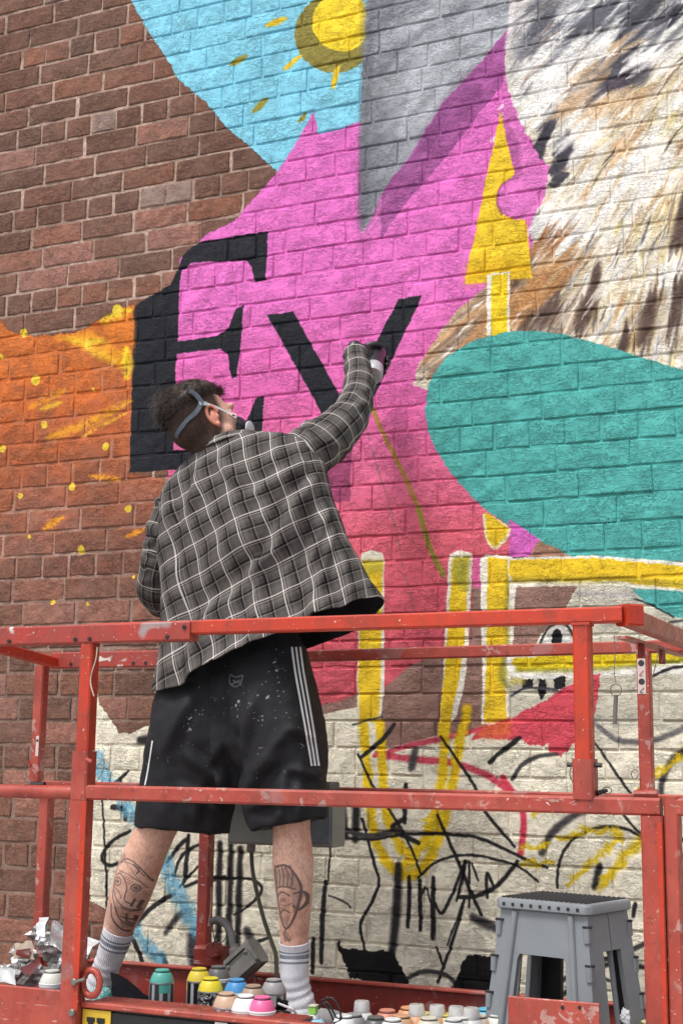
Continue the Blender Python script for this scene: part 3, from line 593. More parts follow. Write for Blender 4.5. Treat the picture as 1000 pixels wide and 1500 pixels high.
# right side rail and its lower lip
ca = V(xc+.005, YF+.01, RZ-.012); cb_ = V(-.628, BY+.02, RZ-.002)
L('side_rail', MB().beam(ca, cb_, .034, .040, c=.004), FADE)
L('side_rail_lip', MB().beam(ca+V(-.034, .1, -.034), cb_+V(-.034, -.02, -.030), .03, .006, c=.002), FADE)
L('back_corner_plate', MB().beam(cb_+V(-.02, .004, .0), cb_+V(.02, .004, 0), .014, .062, c=.002), RED)
for q in (.33, .62): 
    p = ca.lerp(cb_, q)+V(-.03, 0, -.05); L('slot_bracket', MB().beam(p+V(0, 0, .02), p+V(0, 0, -.02), .016, .012), DKR)
# back top rail
L('back_rail', MB().beam((-2.70, BY, RZ-.012), (fx(242, 960, BY), BY, RZ-.012), .03, .052, c=.004), OLD)
for px in (108, 199, 217): L('rail_hole', MB().lathe([(0, 0), (.006, .0002), (.006, .004), (0, .0042)], 10, V(fx(px, 975, BY), BY-.0165, RZ-.026), V(0, 1, 0)), BLACKP)
L('back_rail', MB().beam((fx(242, 960, BY)-.1, BY+.001, RZ-.018), (-.60, BY+.001, RZ-.006), .028, .034, c=.004), FADE)
# mid rails
MZ = -.089
L('mid_rail', MB().beam((fx(112, 1165)+.01, YF-.001, MZ), (fx(968, 1180), YF-.001, MZ), .038, .036, c=.005), FADE)
L('mid_rail', MB().tube([(-2.75, YF, MZ-.002), (fx(112, 1165)+.006, YF, MZ-.002)], .017, 12), FADE, smooth='auto')
L('mid_rail', MB().beam((fx(978, 1180)+.006, YF-.001, MZ+.001), (.6, YF-.001, MZ+.001), .038, .036, c=.005), FADE)
L('back_mid_rail', MB().beam((-2.72, BY+.001, MZ-.008), (.5, BY+.001, MZ-.008), .028, .03, c=.004), FADE)
# posts
def post(px, Z0, Z1, wx, wy, m, Y=FY, name='post', refy=None):
    x = fx(px, refy or 1000, Y); return L(name, MB().beam((x, Y, Z0), (x, Y, Z1), wy, wx, up=V(1, 0, 0), c=.004), m)
def post2(x, Z0, Z1, wx, wy, m, Y=FY, name='post'): return L(name, MB().beam((x, Y, Z0), (x, Y, Z1), wx, wy, up=V(0, 1, 0), c=.004), m)
xl = fx(130, 1000); p1 = post2(xl, MZ+.05, RZ-.041, .036, .038, RED); post2(xl-.002, MZ-.019, MZ+.10, .046, .046, FADE, name='post_socket')
post2(fx(114, 1300), -.95, MZ-.018, .046, .046, FADE)
L('post_face', MB().beam((fx(126, 1300), FY-.0235, -.60), (fx(126, 1300), FY-.0235, MZ-.02), .016, .004, up=V(0, 1, 0), c=.001), RED)
xr = fx(854, 1000); post2(xr, MZ+.04, RZ-.026, .036, .038, RED); post2(xr, MZ+.012, MZ+.096, .045, .046, FADE, name='post_socket')
L('post_cap', MB().beam((xr-.02, FY, RZ-.027), (xr+.02, FY, RZ-.027), .044, .006, c=.001), RED)
xq = fx(959, 1300); post2(xq, -.95, MZ-.018, .045, .045, FADE); post2(fx(984, 1300)+.005, -.95, MZ+.022, .030, .040, FADE)
L('post_slot', MB().beam((fx(971, 1300), FY-.0235, -.9), (fx(971, 1300), FY-.0235, MZ-.03), .010, .003, up=V(0, 1, 0), c=.001), RED)
xb = fx(945, 1060, BY); pbk = post2(xb, MZ, RZ-.02, .036, .036, FADE, BY); post2(xb, MZ-.01, MZ+.02, .05, .045, FADE, BY, 'post_foot')
xbl = fx(56, 1100, BY); post2(xbl, MZ, RZ-.03, .036, .036, FADE, BY); post2(fx(63, 1300, BY), EZ, MZ-.01, .038, .036, FADE, BY)
post2(fx(301, 1300, BY), EZ, MZ-.01, .038, .036, DKR, BY)
L('gate_bar', MB().beam(at(-160, 905, 3.0), at(84, 972, BY), .03, .032), RED)
# safety decals on the back right post
dm, t, b = new_mat('decal_vinyl', .4, 0, (.62, .5, .46)); dk = simple('decal_ink', (.03, .03, .03), .5)
dc = L('safety_decal', MB().beam((xb-.004, BY-.0188, RZ-.135), (xb-.004, BY-.0188, RZ-.04), .022, .0012, up=V(0, 1, 0), c=.0003), dm)
for k, zz in enumerate((-.052, -.078, -.102, -.124)):
    if k % 2 == 0: MB().lathe([(.0052, 0), (.0085, 0), (.0085, .0006), (.0052, .0006)], 16, V(xb-.004, BY-.0200, RZ+zz), V(0, 1, 0)).build('ban_ring', dk, dc)
    else:
        mb = MB(); mb.beam((xb-.010, BY-.0198, RZ+zz-.006), (xb+.002, BY-.0198, RZ+zz+.006), .003, .0008); mb.beam((xb-.009, BY-.0199, RZ+zz-.007), (xb-.001, BY-.0199, RZ+zz-.007), .003, .0008); mb.build('pictogram', RED if k == 1 else dk, dc)
dc2 = L('safety_decal', MB().beam((xbl+.010, BY-.019, MZ+.085), (xbl+.010, BY-.019, MZ+.15), .011, .0012, up=V(0, 1, 0), c=.0003), dm)
MB().lathe([(.0025, 0), (.0045, 0), (.0045, .0006), (.0025, .0006)], 12, V(xbl+.010, BY-.0202, MZ+.135), V(0, 1, 0)).build('ban_ring', dk, dc2)
# bolts and locking pins
def bolt(p, r=.009, ax=V(0, -1, 0), m=None, name='bolt'): return L(name, MB().lathe([(r, 0), (r, r*.7), (r*.75, r*1.0), (0, r*1.05)], 8, Vector(p), ax), m or STEEL, smooth='auto')
bolt(at(110, 1438, FY-.024)); bolt(at(107, 1483, FY-.024)); 
L('pin', MB().tube([at(112, 1438, FY-.03), at(125, 1434, FY-.03)], .004), STEEL)
for s in (-1, 1):
    p = V(xr+s*.023, FY-.005, MZ+.083); L('pin', MB().tube([p, p+V(s*.014, 0, 0)], .005), BLACKP)
L('pin_clip', MB().tube(smoothpts([at(836, 1122, FY-.03), at(834, 1135, FY-.03), at(839, 1148, FY-.03)]), .0013), STEEL)
L('pin', MB().tube([at(873, 1162, FY), at(888, 1158, FY+.02)], [.006, .004]), BLACKP)
L('pin_ring', MB().tube([at(888+7*math.cos(a), 1158+5*math.sin(a), FY+.02) for a in np.linspace(0, 6.28, 14)], .001), STEEL)
L('pin_ring', MB().tube([at(929+5*math.cos(a), 1134+7*math.sin(a), BY-.03) for a in np.linspace(0, 6.28, 14)], .0013), STEEL)
L('hinge_pin', MB().tube([at(928, 1163, BY-.03), at(962, 1163, BY-.03)], .010), FADE, smooth='auto')
# hanging locking pin on its wire
h = L('lanyard', MB().tube(smoothpts([at(899, 930, 3.2), at(900, 960, 3.2), at(899, 985, 3.2), at(901, 999, 3.2)]), .0011, 6), STEEL)
MB().tube([at(901.5+8.2*math.cos(a), 1011+9*math.sin(a), 3.2) for a in np.linspace(0, 6.28, 20)], .0013, 6).build('lanyard_ring', STEEL, h)
MB().tube([at(901.5, 1018, 3.195), at(899.5, 1061, 3.195)], .0052, 10).build('lanyard_pin', STEEL, h)
L('lanyard', MB().tube(smoothpts([at(964, 940, 3.7), at(962, 962, 3.7), at(958, 980, 3.7), at(954, 994, 3.7)]), .0013, 6), STEEL)
L('lanyard', MB().tube(smoothpts([at(143, 948, 2.87), at(141, 965, 2.87), at(135, 985, 2.87), at(133, 1000, 2.87), at(138, 1020, 2.87)]), .0016, 6), simple('pale_cord', (.5, .42, .36), .7))
L('lanyard', MB().tube(smoothpts([at(119, 965, 2.95), at(115, 1000, 2.95), at(113, 1030, 2.95), at(112, 1060, 2.95)]), .0013, 6), STEEL)
L('pin_ring', MB().tube(smoothpts([at(136, 1100, 2.86), at(147, 1103, 2.86), at(153, 1118, 2.86), at(148, 1135, 2.86), at(140, 1146, 2.86)]), .001, 6), STEEL)
L('pin', MB().tube([at(127, 1112, 2.868), at(135, 1116, 2.868)], .005), FADE)
L('lanyard', MB().tube(smoothpts([at(38, 1118, BY-.03), at(39, 1138, BY-.03), at(50, 1152, BY-.03)]), .0013, 6), STEEL)
L('hinge_pin', MB().tube([at(46, 1149, BY-.04), at(66, 1149, BY-.04)], .009), BLACKP)
L('pin', MB().tube([at(41, 1115, BY-.04), at(45, 1123, BY-.04)], .006), DKR)
# toe boards, deck, sign panel
L('toe_board', MB().beam((-2.75, FY-.002, -.615), (fx(99, 1450), FY-.002, -.615), .012, .09+.02, c=.003), FADE)
L('toe_board_skirt', MB().beam((-2.75, FY+.004, -.80), (fx(99, 1450), FY+.004, -.80), .012, .26, c=.003), FADE)
tbx0, tbx1 = fx(118, 1470)+.004, fx(1200, 1500)
L('toe_board', MB().beam((tbx0, FY+.012, -.5885), (tbx1, FY+.012, -.5885), .03, .014, c=.005), FADE)
L('toe_board_ledge', MB().beam((tbx0, FY+.075, -.5895), (-1.40, FY+.075, -.5895), .09, .006, c=.002), DKR)
L('toe_board_face', MB().beam((tbx0, FY+.016, -.70), (tbx1, FY+.016, -.70), .008, .208, c=.002), BLACKP)
L('kick_plate', MB().beam((fx(748, 1480)+.004, FY-.03, at(820, 1465, FY-.03).z-.075), (fx(888, 1480)-.008, FY-.03, at(820, 1465, FY-.03).z-.075), .008, .15, c=.003), FADE)
for px in (823, 848): L('plate_hole', MB().lathe([(0, 0), (.004, .0002), (.004, .002), (0, .0021)], 8, at(px, 1476, FY-.0355), V(0, 1, 0)), BLACKP)
L('back_toe_board', MB().beam((-2.78, BY, -.70), (-.30, BY, -.70), .012, .155, c=.003), DKR)
L('back_toe_board_lip', MB().beam((-2.78, BY-.010, -.6245), (-.30, BY-.010, -.6245), .03, .008, c=.003), FADE)
dkm = simple('deck_plate', (.10, .03, .025), .6, .2, .4, 20, .5, 'Object')
L('deck', MB().box((-2.78, FY+.03, FZ-.03), (X1, BY-.01, FZ), .002), dkm); L('extension_deck', MB().box((X1+.001, FY+.03, EZ-.03), (.5, BY-.01, EZ), .002), dkm)
# lug ring plate by the left post
ring = [at(134+12.5*math.cos(a), 1440+19*math.sin(a), FY+.002) for a in np.linspace(0, 2*math.pi, 21)[:-1]]
L('lashing_ring', MB().tube(ring+[ring[0], ring[1]], .0085, 8, cap=False), FADE, smooth=True)
L('ring_tab', MB().beam(at(118, 1452, FY+.004), at(118, 1470, FY+.004), .012, .016), DKR)
# sign panel: black board, yellow square, black slab letter
ylm = simple('sign_yellow', (.62, .40, .03), .5, 0, .12, 30)
sg = L('sign_board', MB().beam((tbx0+.002, FY+.008, -.70), (fx(520, 1500)-.02, FY+.008, -.70), .004, .196, c=.001), BLACKP)
def wq(px0, px1, z0, z1, Y, name, m, par):
    x0, x1 = fx(px0, 1490), fx(px1, 1490); return MB().box((x0, Y-.002, z0), (x1, Y, z1), .0004).build(name, m, par)
zt_ = at(140, 1480, FY).z; ys_ = wq(120, 161, zt_-.075, zt_, FY+.0055, 'yellow_panel', ylm, sg)
ink = simple('sign_ink', (.01, .01, .01), .5)
mb = MB()
def bx_(x0, x1, z0, z1): mb.box((x0, FY+.0012, z0), (x1, FY+.0030, z1), .0003)
lx = fx(127, 1490); lw = fx(153, 1490)-lx; lt = at(140, 1491, FY).z
bx_(lx, lx+lw*.44, lt-.011, lt); bx_(lx+lw*.56, lx+lw, lt-.011, lt); bx_(lx+lw*.08, lx+lw*.36, lt-.05, lt-.0112); bx_(lx+lw*.64, lx+lw*.92, lt-.05, lt-.0112); bx_(lx+lw*.362, lx+lw*.638, lt-.034, lt-.023)
mb.build('letter_h', ink, ys_)
wq(314, 332, at(320, 1498, FY).z-.03, at(320, 1498, FY).z, FY+.0055, 'white_panel', simple('sign_white', (.6, .6, .6), .5), sg)
# clamp on the back lower post
L('clamp_block', MB().beam(at(290, 1400, BY-.05), at(330, 1402, BY-.05), .05, .062, c=.008), DKR)
L('clamp_lug', MB().lathe([(0, 0), (.024, 0), (.024, .03), (.02, .034), (0, .034)], 14, at(318, 1392, BY-.075), V(0, -1, .1)), DKR, smooth='auto')
# under-structure
L('chassis_beam', MB().box((-2.7, FY+.06, -.95), (.4, FY+.14, -.83)), DKR); L('chassis_beam', MB().box((-2.7, BY-.14, -.95), (.4, BY-.06, -.83)), DKR)
for yy in (FY+.17, BY-.17):
    for s in (0, 1):
        for k in range(2):
            z0 = -1.45+k*.25; a_, b_ = (-2.5, .2) if (s+k) % 2 else (.2, -2.5)
            L('scissor_arm', MB().beam((a_, yy+.03*s, z0), (b_, yy+.03*s, z0+.24), .025, .07), BLACKP)
L('chassis', MB().box((-2.6, FY+.1, -1.70), (.3, BY-.1, -1.48), .01), RED)
for x in (-2.3, 0):
    for y in (FY+.14, BY-.14):
        wl = L('wheel', MB().lathe([(.09, -.05), (.14, -.045), (.15, -.03), (.15, .03), (.14, .045), (.09, .05)], 24, V(x, y, GZ+.15), V(0, 1, 0)), simple('rubber', (.03, .03, .03), .85), smooth='auto')

# ------------------------------------------------------------------ folding step stool
GREYP = simple('stool_grey_plastic', (.235, .255, .272), .5, 0, .06, 14, .12); GREYD = simple('stool_dark_plastic', (.02, .021, .023), .6)
SZ = -.321
A_ = at(722, 1305, 3.25); B_ = at(862, 1319, 3.18); A_.z = B_.z = SZ
ex = (B_-A_); sw = ex.length; ex.normalize(); ey = V(-ex.y, ex.x, 0); sdp = .215
sc_ = (A_+B_)/2+ey*sdp/2
stool = thing('step_stool', V(sc_.x, sc_.y, EZ), 'grey plastic folding step stool standing on the platform at the right', 'stool')
def S3(x, y, z): return sc_+ex*x+ey*y+V(0, 0, z-SZ)       # x across, y away from the viewer, z world
hw, hd = sw/2, sdp/2
def quadslab(mb, P, th, nrm):
    """P: outline points, thickened along -nrm"""
    n = len(P); mb.add([p for p in P]+[p-nrm*th for p in P], [tuple(range(n)), tuple(range(2*n-1, n-1, -1))]+[(i, n+i, n+(i+1) % n, (i+1) % n) for i in range(n)])
mb = MB()
def rrect(hx, hy, r, z, n=5):
    out = []
    for cx, cy, a0 in ((hx-r, hy-r, 0), (-hx+r, hy-r, 90), (-hx+r, -hy+r, 180), (hx-r, -hy+r, 270)):
        for i in range(n+1): a = math.radians(a0+90*i/n); out.append(S3(cx+r*math.cos(a), cy+r*math.sin(a), z))
    return out
lv = [(-.006, SZ-.026), (0, SZ-.022), (0, SZ-.006), (-.003, SZ-.001), (-.008, SZ)]
vs = []; n = 24
for d, z in lv: vs += rrect(hw+d, hd+d, .022, z)
mb.add(vs, [(k*n+i, k*n+(i+1) % n, (k+1)*n+(i+1) % n, (k+1)*n+i) for k in range(len(lv)-1) for i in range(n)]+[tuple(range(n-1, -1, -1)), tuple((len(lv)-1)*n+i for i in range(n))])
seat = mb.build('seat', GREYP, stool, 'auto')
mb = MB()
for i in range(18):
    for j in range(13):
        x = -hw+.018+(2*hw-.036)*i/17; y = -hd+.018+(2*hd-.036)*j/12
        mb.lathe([(.0052, 0), (.0048, .0022), (.003, .003)], 6, S3(x, y, SZ+.0002))
o = mb.build('grip_dots', GREYD, seat); o['kind'] = 'stuff'
for i in range(9):
    mb = MB(); x = -hw+.03+(2*hw-.06)*i/8; mb.beam(S3(x-.0035, -hd-.0008, SZ-.013), S3(x+.0035, -hd-.0008, SZ-.013), .0018, .007, c=.0003); mb.build('rim_slot', GREYD, seat)
ht = .035   # panels start below the seat; legs splay outward
top_i, bot_x, bot_y = .013, .050, .045; zt2 = SZ-.024; zb = EZ+.001
def face(name, sy, opening, m=GREYP):
    """front/back panel with an arched opening, sy=-1 front"""
    def P(u, z):   # u in -1..1
        k = (zt2-z)/(zt2-zb); return S3(u*(hw-top_i+bot_x*k), sy*(hd-top_i+bot_y*k), z)
    zs_ = [zt2, zt2-.095, zt2-.115, zb+.10, zb+.06, zb]
    nrm = ((P(1, zb)-P(-1, zb)).cross(P(0, zt2)-P(0, zb))).normalized()*(1 if sy < 0 else -1)
    mb = MB()
    iw = {0: 0, 1: .0, 2: .46, 3: .53, 4: .50, 5: 0}
    def side(s):
        out = [P(s*1.0, z) for z in (zt2, (zt2+zb)/2, zb)]; return out
    # left leg, right leg, top band as one outline with hole bottom open (legs joined by lower bar only at the back)
    hole_t = zt2-.10
    L_in = [P(-.50, hole_t-.012), P(-.46, hole_t)]; R_in = [P(.46, hole_t), P(.50, hole_t-.012)]
    quadslab(mb, [P(-1, zt2), P(1, zt2), P(1, hole_t+.0), P(.46, hole_t), P(-.46, hole_t), P(-1, hole_t)], .014, nrm)
    for s in (-1, 1):
        q = [P(s*1, hole_t-.0002), P(s*.46, hole_t-.0002), P(s*.50, hole_t-.012), P(s*.55, zb+.07), P(s*.56, zb), P(s*1, zb)]
        quadslab(mb, q if s < 0 else q[::-1], .014, nrm)
    if sy > 0: quadslab(mb, [P(-.56, zb+.085), P(.56, zb+.085), P(.56, zb+.02), P(-.56, zb+.02)], .014, nrm)
    o = mb.build(name, m, stool)
    rb_ = MB()
    for s in (-1, 1):
        a = P(s*.64, zt2-.006); b2 = P(s*.70, zb+.01); rb_.tube([a+nrm*.001, b2+nrm*.001], .0085, 10)
    rb_.build('rib', m, o, smooth='auto')
    return P, nrm
Pf, nf = face('front_panel', -1, True); Pb, nb = face('back_panel', 1, True, GREYD)
def sidep(s):
    def P(v, z):
        k = (zt2-z)/(zt2-zb); return S3(s*(hw-top_i+bot_x*k), v*(hd-top_i+bot_y*k), z)
    nrm = ex.copy()*s; nrm = (nrm+V(0, 0, .11)).normalized()
    for v0, v1 in ((-1, -.02), (.02, 1)):
        mb = MB(); a, b2 = (v0, v1)
        c0, c1 = a+(b2-a)*.30, a+(b2-a)*.62
        if v0 < 0: c0, c1 = a+(b2-a)*.62, b2-.001
        else: c0, c1 = a+.001, a+(b2-a)*.40
        zt3, zb3 = zt2-.085, zb+.10
        for q in ([P(a, zt2), P(b2, zt2), P(b2, zt3), P(a, zt3)], [P(a, zb3), P(b2, zb3), P(b2, zb), P(a, zb)],
                  [P(a, zt3-.0002), P(c0, zt3-.0002), P(c0, zb3+.0002), P(a, zb3+.0002)], [P(c1, zt3-.0002), P(b2, zt3-.0002), P(b2, zb3+.0002), P(c1, zb3+.0002)]):
            quadslab(mb, q if s > 0 else q[::-1], .012, nrm)
        mb.build('side_panel', GREYP, stool)
    return P, nrm
for s in (-1, 1):
    P_, nn = sidep(s)
    for e, pr in ((-1, Pf), (1, Pb)):
        for k in range(5):
            z = zt2-.045-k*.083; p = P_(e*.97, z)-nn*.006
            hg = MB().beam(p+V(0, 0, .016)+nn*.002, p+V(0, 0, -.016)+nn*.002-V(0, 0, 0)+nn*.0015, .020, .015, c=.003).build('hinge', GREYP, stool)
            MB().beam(p+V(0, 0, .021)+nn*.002, p+V(0, 0, .0165)+nn*.002, .021, .016, c=.002).build('hinge_gap', GREYD, hg)

# ------------------------------------------------------------------ spray cans
ALU = simple('can_aluminium', (.62, .62, .63), .32, .9, .1, 50, 0); WHT = simple('can_white', (.72, .72, .72), .35, 0, .05, 30, 0); CLR, t, b = new_mat('clear_cap_plastic', .12, 0, (.93, .93, .92)); b.inputs['Transmission Weight'].default_value = .55
def can_body_mat(name, top, label, kind):
    m, t, b = new_mat(name, .33); tc = N(t, 'ShaderNodeTexCoord').outputs['Object']; sp = N(t, 'ShaderNodeSeparateXYZ'); t.links.new(tc, sp.inputs[0])
    ang = math_(t, 'ARCTAN2', sp.outputs[0], sp.outputs[1]); z = sp.outputs[2]
    if kind == 'bars':   # dark can, silver lettering-like bars standing upright
        s = math_(t, 'SINE', math_(t, 'MULTIPLY', ang, 9)); band = math_(t, 'MULTIPLY', math_(t, 'GREATER_THAN', s, .35), math_(t, 'LESS_THAN', math_(t, 'ABSOLUTE', math_(t, 'SUBTRACT', z, .115)), .05))
        c = mix(t, band, label, (.45, .46, .48))
        patch = math_(t, 'MULTIPLY', math_(t, 'GREATER_THAN', ang, 2.2), math_(t, 'LESS_THAN', math_(t, 'ABSOLUTE', math_(t, 'SUBTRACT', z, .15)), .014)); c = mix(t, patch, c, top)
    elif kind == 'scrawl':
        n = noise(t, 55, 2, .5, coord='Object', dist=2.5); c = mix(t, ramp(t, n, [(.49, 0.0), (.5, 1.0), (.53, 1.0), (.54, 0.0)]), label, (.75, .75, .75))
    else:
        s = math_(t, 'GREATER_THAN', z, .152); c = mix(t, s, label, (.7, .7, .7)); n = noise(t, 40, 2, .5, coord='Object'); c = mix(t, ramp(t, n, [(.6, 0.0), (.62, .7)]), c, tuple(x*.5+.05 for x in top))
    t.links.new(c, b.inputs['Base Color']); return m
def spray_can(x, y, Y, Zf, col, body, kind='plain', capk='button', label='', lean=(0, 0), colname=None, hh=.190):
    """x,y: photograph pixel of the can top; stands on the floor of its deck at depth Y"""
    p = at(x, y, Y); r = .0325
    t_ = thing('spray_can', V(p.x, Y, Zf), label, 'spray can', 'spray cans crowded on the platform floor')
    t_.rotation_euler = (lean[0], lean[1], random.uniform(-3, 3))
    cm = simple('can_colour', col, .38, 0, .06, 30, 0); bm = can_body_mat('can_print', col, body, kind)
    MB().lathe([(r-.004, 0), (r-.001, .001), (r, .004), (r, hh-.035), (r-.001, hh-.034)], 24).build('body', bm, t_, 'auto', world=False)
    MB().lathe([(r-.002, hh-.0342), (r+.0006, hh-.033), (r+.0006, hh-.030), (r-.001, hh-.029)], 24).build('rim', ALU if kind != 'plain' else WHT, t_, 'auto', world=False)
    MB().lathe([(r-.0012, hh-.0288), (r-.0018, hh-.025), (r-.0045, hh-.017), (r-.0085, hh-.009), (r-.0118, hh-.0055), (r-.0125, hh-.005)], 24).build('dome', cm, t_, 'auto', world=False)
    if capk == 'button':
        MB().lathe([(r-.0122, hh-.0049), (r-.0120, hh-.0032), (r-.0135, hh-.0028)], 20).build('groove', BLACKP, t_, 'auto', world=False); MB().lathe([(r-.0138, hh-.0030), (r-.0134, hh+.0002), (r-.0155, hh+.0016), (r-.019, hh+.0012), (0, hh+.0010)], 20).build('lid', cm, t_, 'auto', world=False)
        pass
    elif capk == 'clear':
        MB().lathe([(r-.0125, hh-.005), (.0185, hh+.017), (.0165, hh+.021), (.0, hh+.0215)], 20).build('clear_cap', CLR, t_, 'auto', world=False)
        MB().lathe([(.006, hh-.003), (.006, hh+.012), (.004, hh+.014)], 10).build('nozzle', WHT, t_, 'auto', world=False)
    elif capk == 'nozzle':
        MB().lathe([(.012, hh-.004), (.0115, hh+.004), (.010, hh+.006)], 16).build('collar', WHT, t_, 'auto', world=False)
        n_ = MB().box((-.011, -.008, hh+.0065), (.011, .008, hh+.024), .002).build('nozzle', simple('green_nozzle', (.25, .55, .08), .4), t_, world=False)
        MB().box((-.013, -.0095, hh+.0243), (.013, .0095, hh+.026), .0008).build('nozzle_frame', simple('pale_nozzle', (.6, .6, .5), .4), n_, world=False)
    elif capk == 'cap':
        MB().lathe([(r-.001, hh-.0286), (r-.001, hh+.008), (r-.003, hh+.012), (0, hh+.012)], 24).build('cap', cm, t_, 'auto', world=False)
    return t_
def can_Y(y, x, z):   # depth at which height z shows at pixel y
    d = ray(x, y); return z*d[1]/d[2]
BK = (.012, .012, .014); SV = (.42, .42, .44); WH = (.7, .7, .7)
hB = .19
cans = [
 # x, y(top), deck Z, colour, body, print, cap, label
 (77, 1421, FZ, (.66, .66, .60), (.30, .36, .50), 'plain', 'button', 'pale blue and white spray can beside the crumpled foil, left of the front post'),
 (238, 1420, FZ, (.10, .42, .36), (.05, .05, .055), 'bars', 'button', 'dark spray can with a sea green top, alone beside the black cloth'),
 (292, 1418, FZ, (.78, .60, .05), BK, 'bars', 'button', 'tall black spray can with a yellow top, the further of the two yellow ones'),
 (309, 1432, FZ, (.80, .66, .03), BK, 'scrawl', 'button', 'black spray can with white scrawl and a bright yellow top'),
 (320, 1415, FZ, (.13, .13, .13), (.12, .12, .13), 'plain', 'button', 'dark grey spray can behind the yellow topped cans'),
 (347, 1434, FZ, (.07, .30, .62), WH, 'plain', 'button', 'white spray can with a mid blue top below the grey socket box'),
 (371, 1443, FZ, (.42, .30, .22), WH, 'plain', 'button', 'spray can with a flat brown top between the blue and white ones'),
 (332, 1454, FZ, (.50, .34, .24), (.2, .14, .1), 'bars', 'button', 'spray can with a tan top in front of the yellow topped can'),
 (360, 1459, FZ, (.74, .74, .74), WH, 'plain', 'button', 'plain white spray can between the tan and pink ones'),
 (384, 1467, FZ, (.70, .12, .30), BK, 'plain', 'button', 'black spray can with a pink top near the white sock'),
 (401, 1434, FZ, (.32, .31, .31), (.14, .13, .12), 'bars', 'button', 'silver and black spray can close behind the white sock'),
 (459, 1476, EZ, (.30, .56, .70), WH, 'plain', 'nozzle', 'pale blue spray can with a square green nozzle'),
 (530, 1464, EZ, (.70, .70, .69), WH, 'plain', 'clear', 'white spray can with a tall clear cap, right of the looped cable'),
 (567, 1479, EZ, (.62, .24, .16), WH, 'plain', 'button', 'spray can with a salmon red top'),
 (610, 1469, EZ, (.70, .36, .18), WH, 'plain', 'clear', 'spray can with an orange top and a clear cap'),
 (641, 1479, EZ, (.52, .36, .22), WH, 'plain', 'button', 'spray can with a light brown top beside the orange one'),
 (668, 1472, EZ, (.60, .58, .52), WH, 'plain', 'clear', 'cream spray can with a clear cap, left of the blue top'),
 (654, 1485, EZ, (.70, .58, .14), WH, 'plain', 'button', 'spray can with a mustard yellow top'),
 (690, 1474, EZ, (.64, .64, .63), WH, 'plain', 'clear', 'white spray can with a clear cap beside the stool leg'),
 (711, 1477, EZ, (.12, .46, .68), WH, 'plain', 'button', 'spray can with a light blue top against the stool leg'),
 (588, 1487, EZ, (.60, .34, .2), WH, 'plain', 'button', 'spray can with a burnt orange top low between the salmon and orange ones'),
 (550, 1489, EZ, (.1, .1, .1), WH, 'plain', 'button', 'spray can with a black top low beside the clear capped white one'),
 (628, 1490, EZ, (.66, .62, .5), WH, 'plain', 'button', 'spray can with a bone coloured top in front of the light brown one'),
 (678, 1489, EZ, (.68, .66, .62), WH, 'plain', 'button', 'spray can with an off-white top in front of the clear caps'),
 (640, 1470, EZ, (.5, .3, .2), WH, 'plain', 'clear', 'spray can with a small clear cap behind the mustard yellow top'),
 (728, 1486, EZ, (.66, .66, .6), WH, 'plain', 'button', 'white topped spray can partly behind the red kick plate'),
 (504, 1487, EZ, (.68, .68, .68), WH, 'plain', 'button', 'white topped spray can right behind the cable loops'),
 (598, 1475, EZ, (.66, .3, .15), WH, 'plain', 'button', 'spray can with a rusty orange top behind the clear capped orange one'),
 (618, 1483, EZ, (.7, .66, .3), WH, 'plain', 'button', 'spray can with a pale lemon top between orange and brown ones'),
 (700, 1487, EZ, (.6, .5, .4), WH, 'plain', 'button', 'spray can with a beige top in front of the light blue one'),
 (664, 1492, EZ, (.7, .7, .7), BK, 'plain', 'button', 'black spray can with a white top lowest in the row'),
 (575, 1492, EZ, (.7, .7, .68), WH, 'plain', 'button', 'spray can with a white top in front of the salmon red one'),
 (518, 1485, EZ, (.25, .25, .26), BK, 'plain', 'button', 'black spray can with a charcoal top left of the tall clear cap'),
 (930, 1488, EZ, (.62, .56, .38), WH, 'plain', 'button', 'cream topped spray can behind the right post'),
 (950, 1496, EZ, (.64, .60, .3), WH, 'plain', 'button', 'pale yellow spray can low behind the right post'),
 (985, 1462, EZ, (.45, .62, .52), WH, 'plain', 'button', 'mint topped spray can at the right edge'),
]
for x, y, zf, col, body, kind, capk, lab in cans:
    top = zf+hB+(.024 if capk == 'clear' else (.02 if capk == 'nozzle' else .001)); Y = can_Y(y, x, top)
    Y = min(max(Y, FY+.09), BY-.08)
    spray_can(x, y, Y, zf, col, body, kind, capk, lab)
for i, (dx, dy) in enumerate(((-.20, .17), (-.33, .2), (-.1, .3), (.02, .24), (.10, .31))):
    pass

# ------------------------------------------------------------------ small things on the platform
GRM = simple('grey_cast_metal', (.17, .165, .155), .6, .1, .25, 25, .4); GRL = simple('pale_grey_box', (.24, .25, .23), .55, 0, .12, 12, .1)
def oriented(mb, c, ux, uy, uz, hx, hy, hz, ch=.004):
    c = Vector(c); mb.beam(c-ux*hx, c+ux*hx, hy*2, hz*2, up=uz, c=ch)
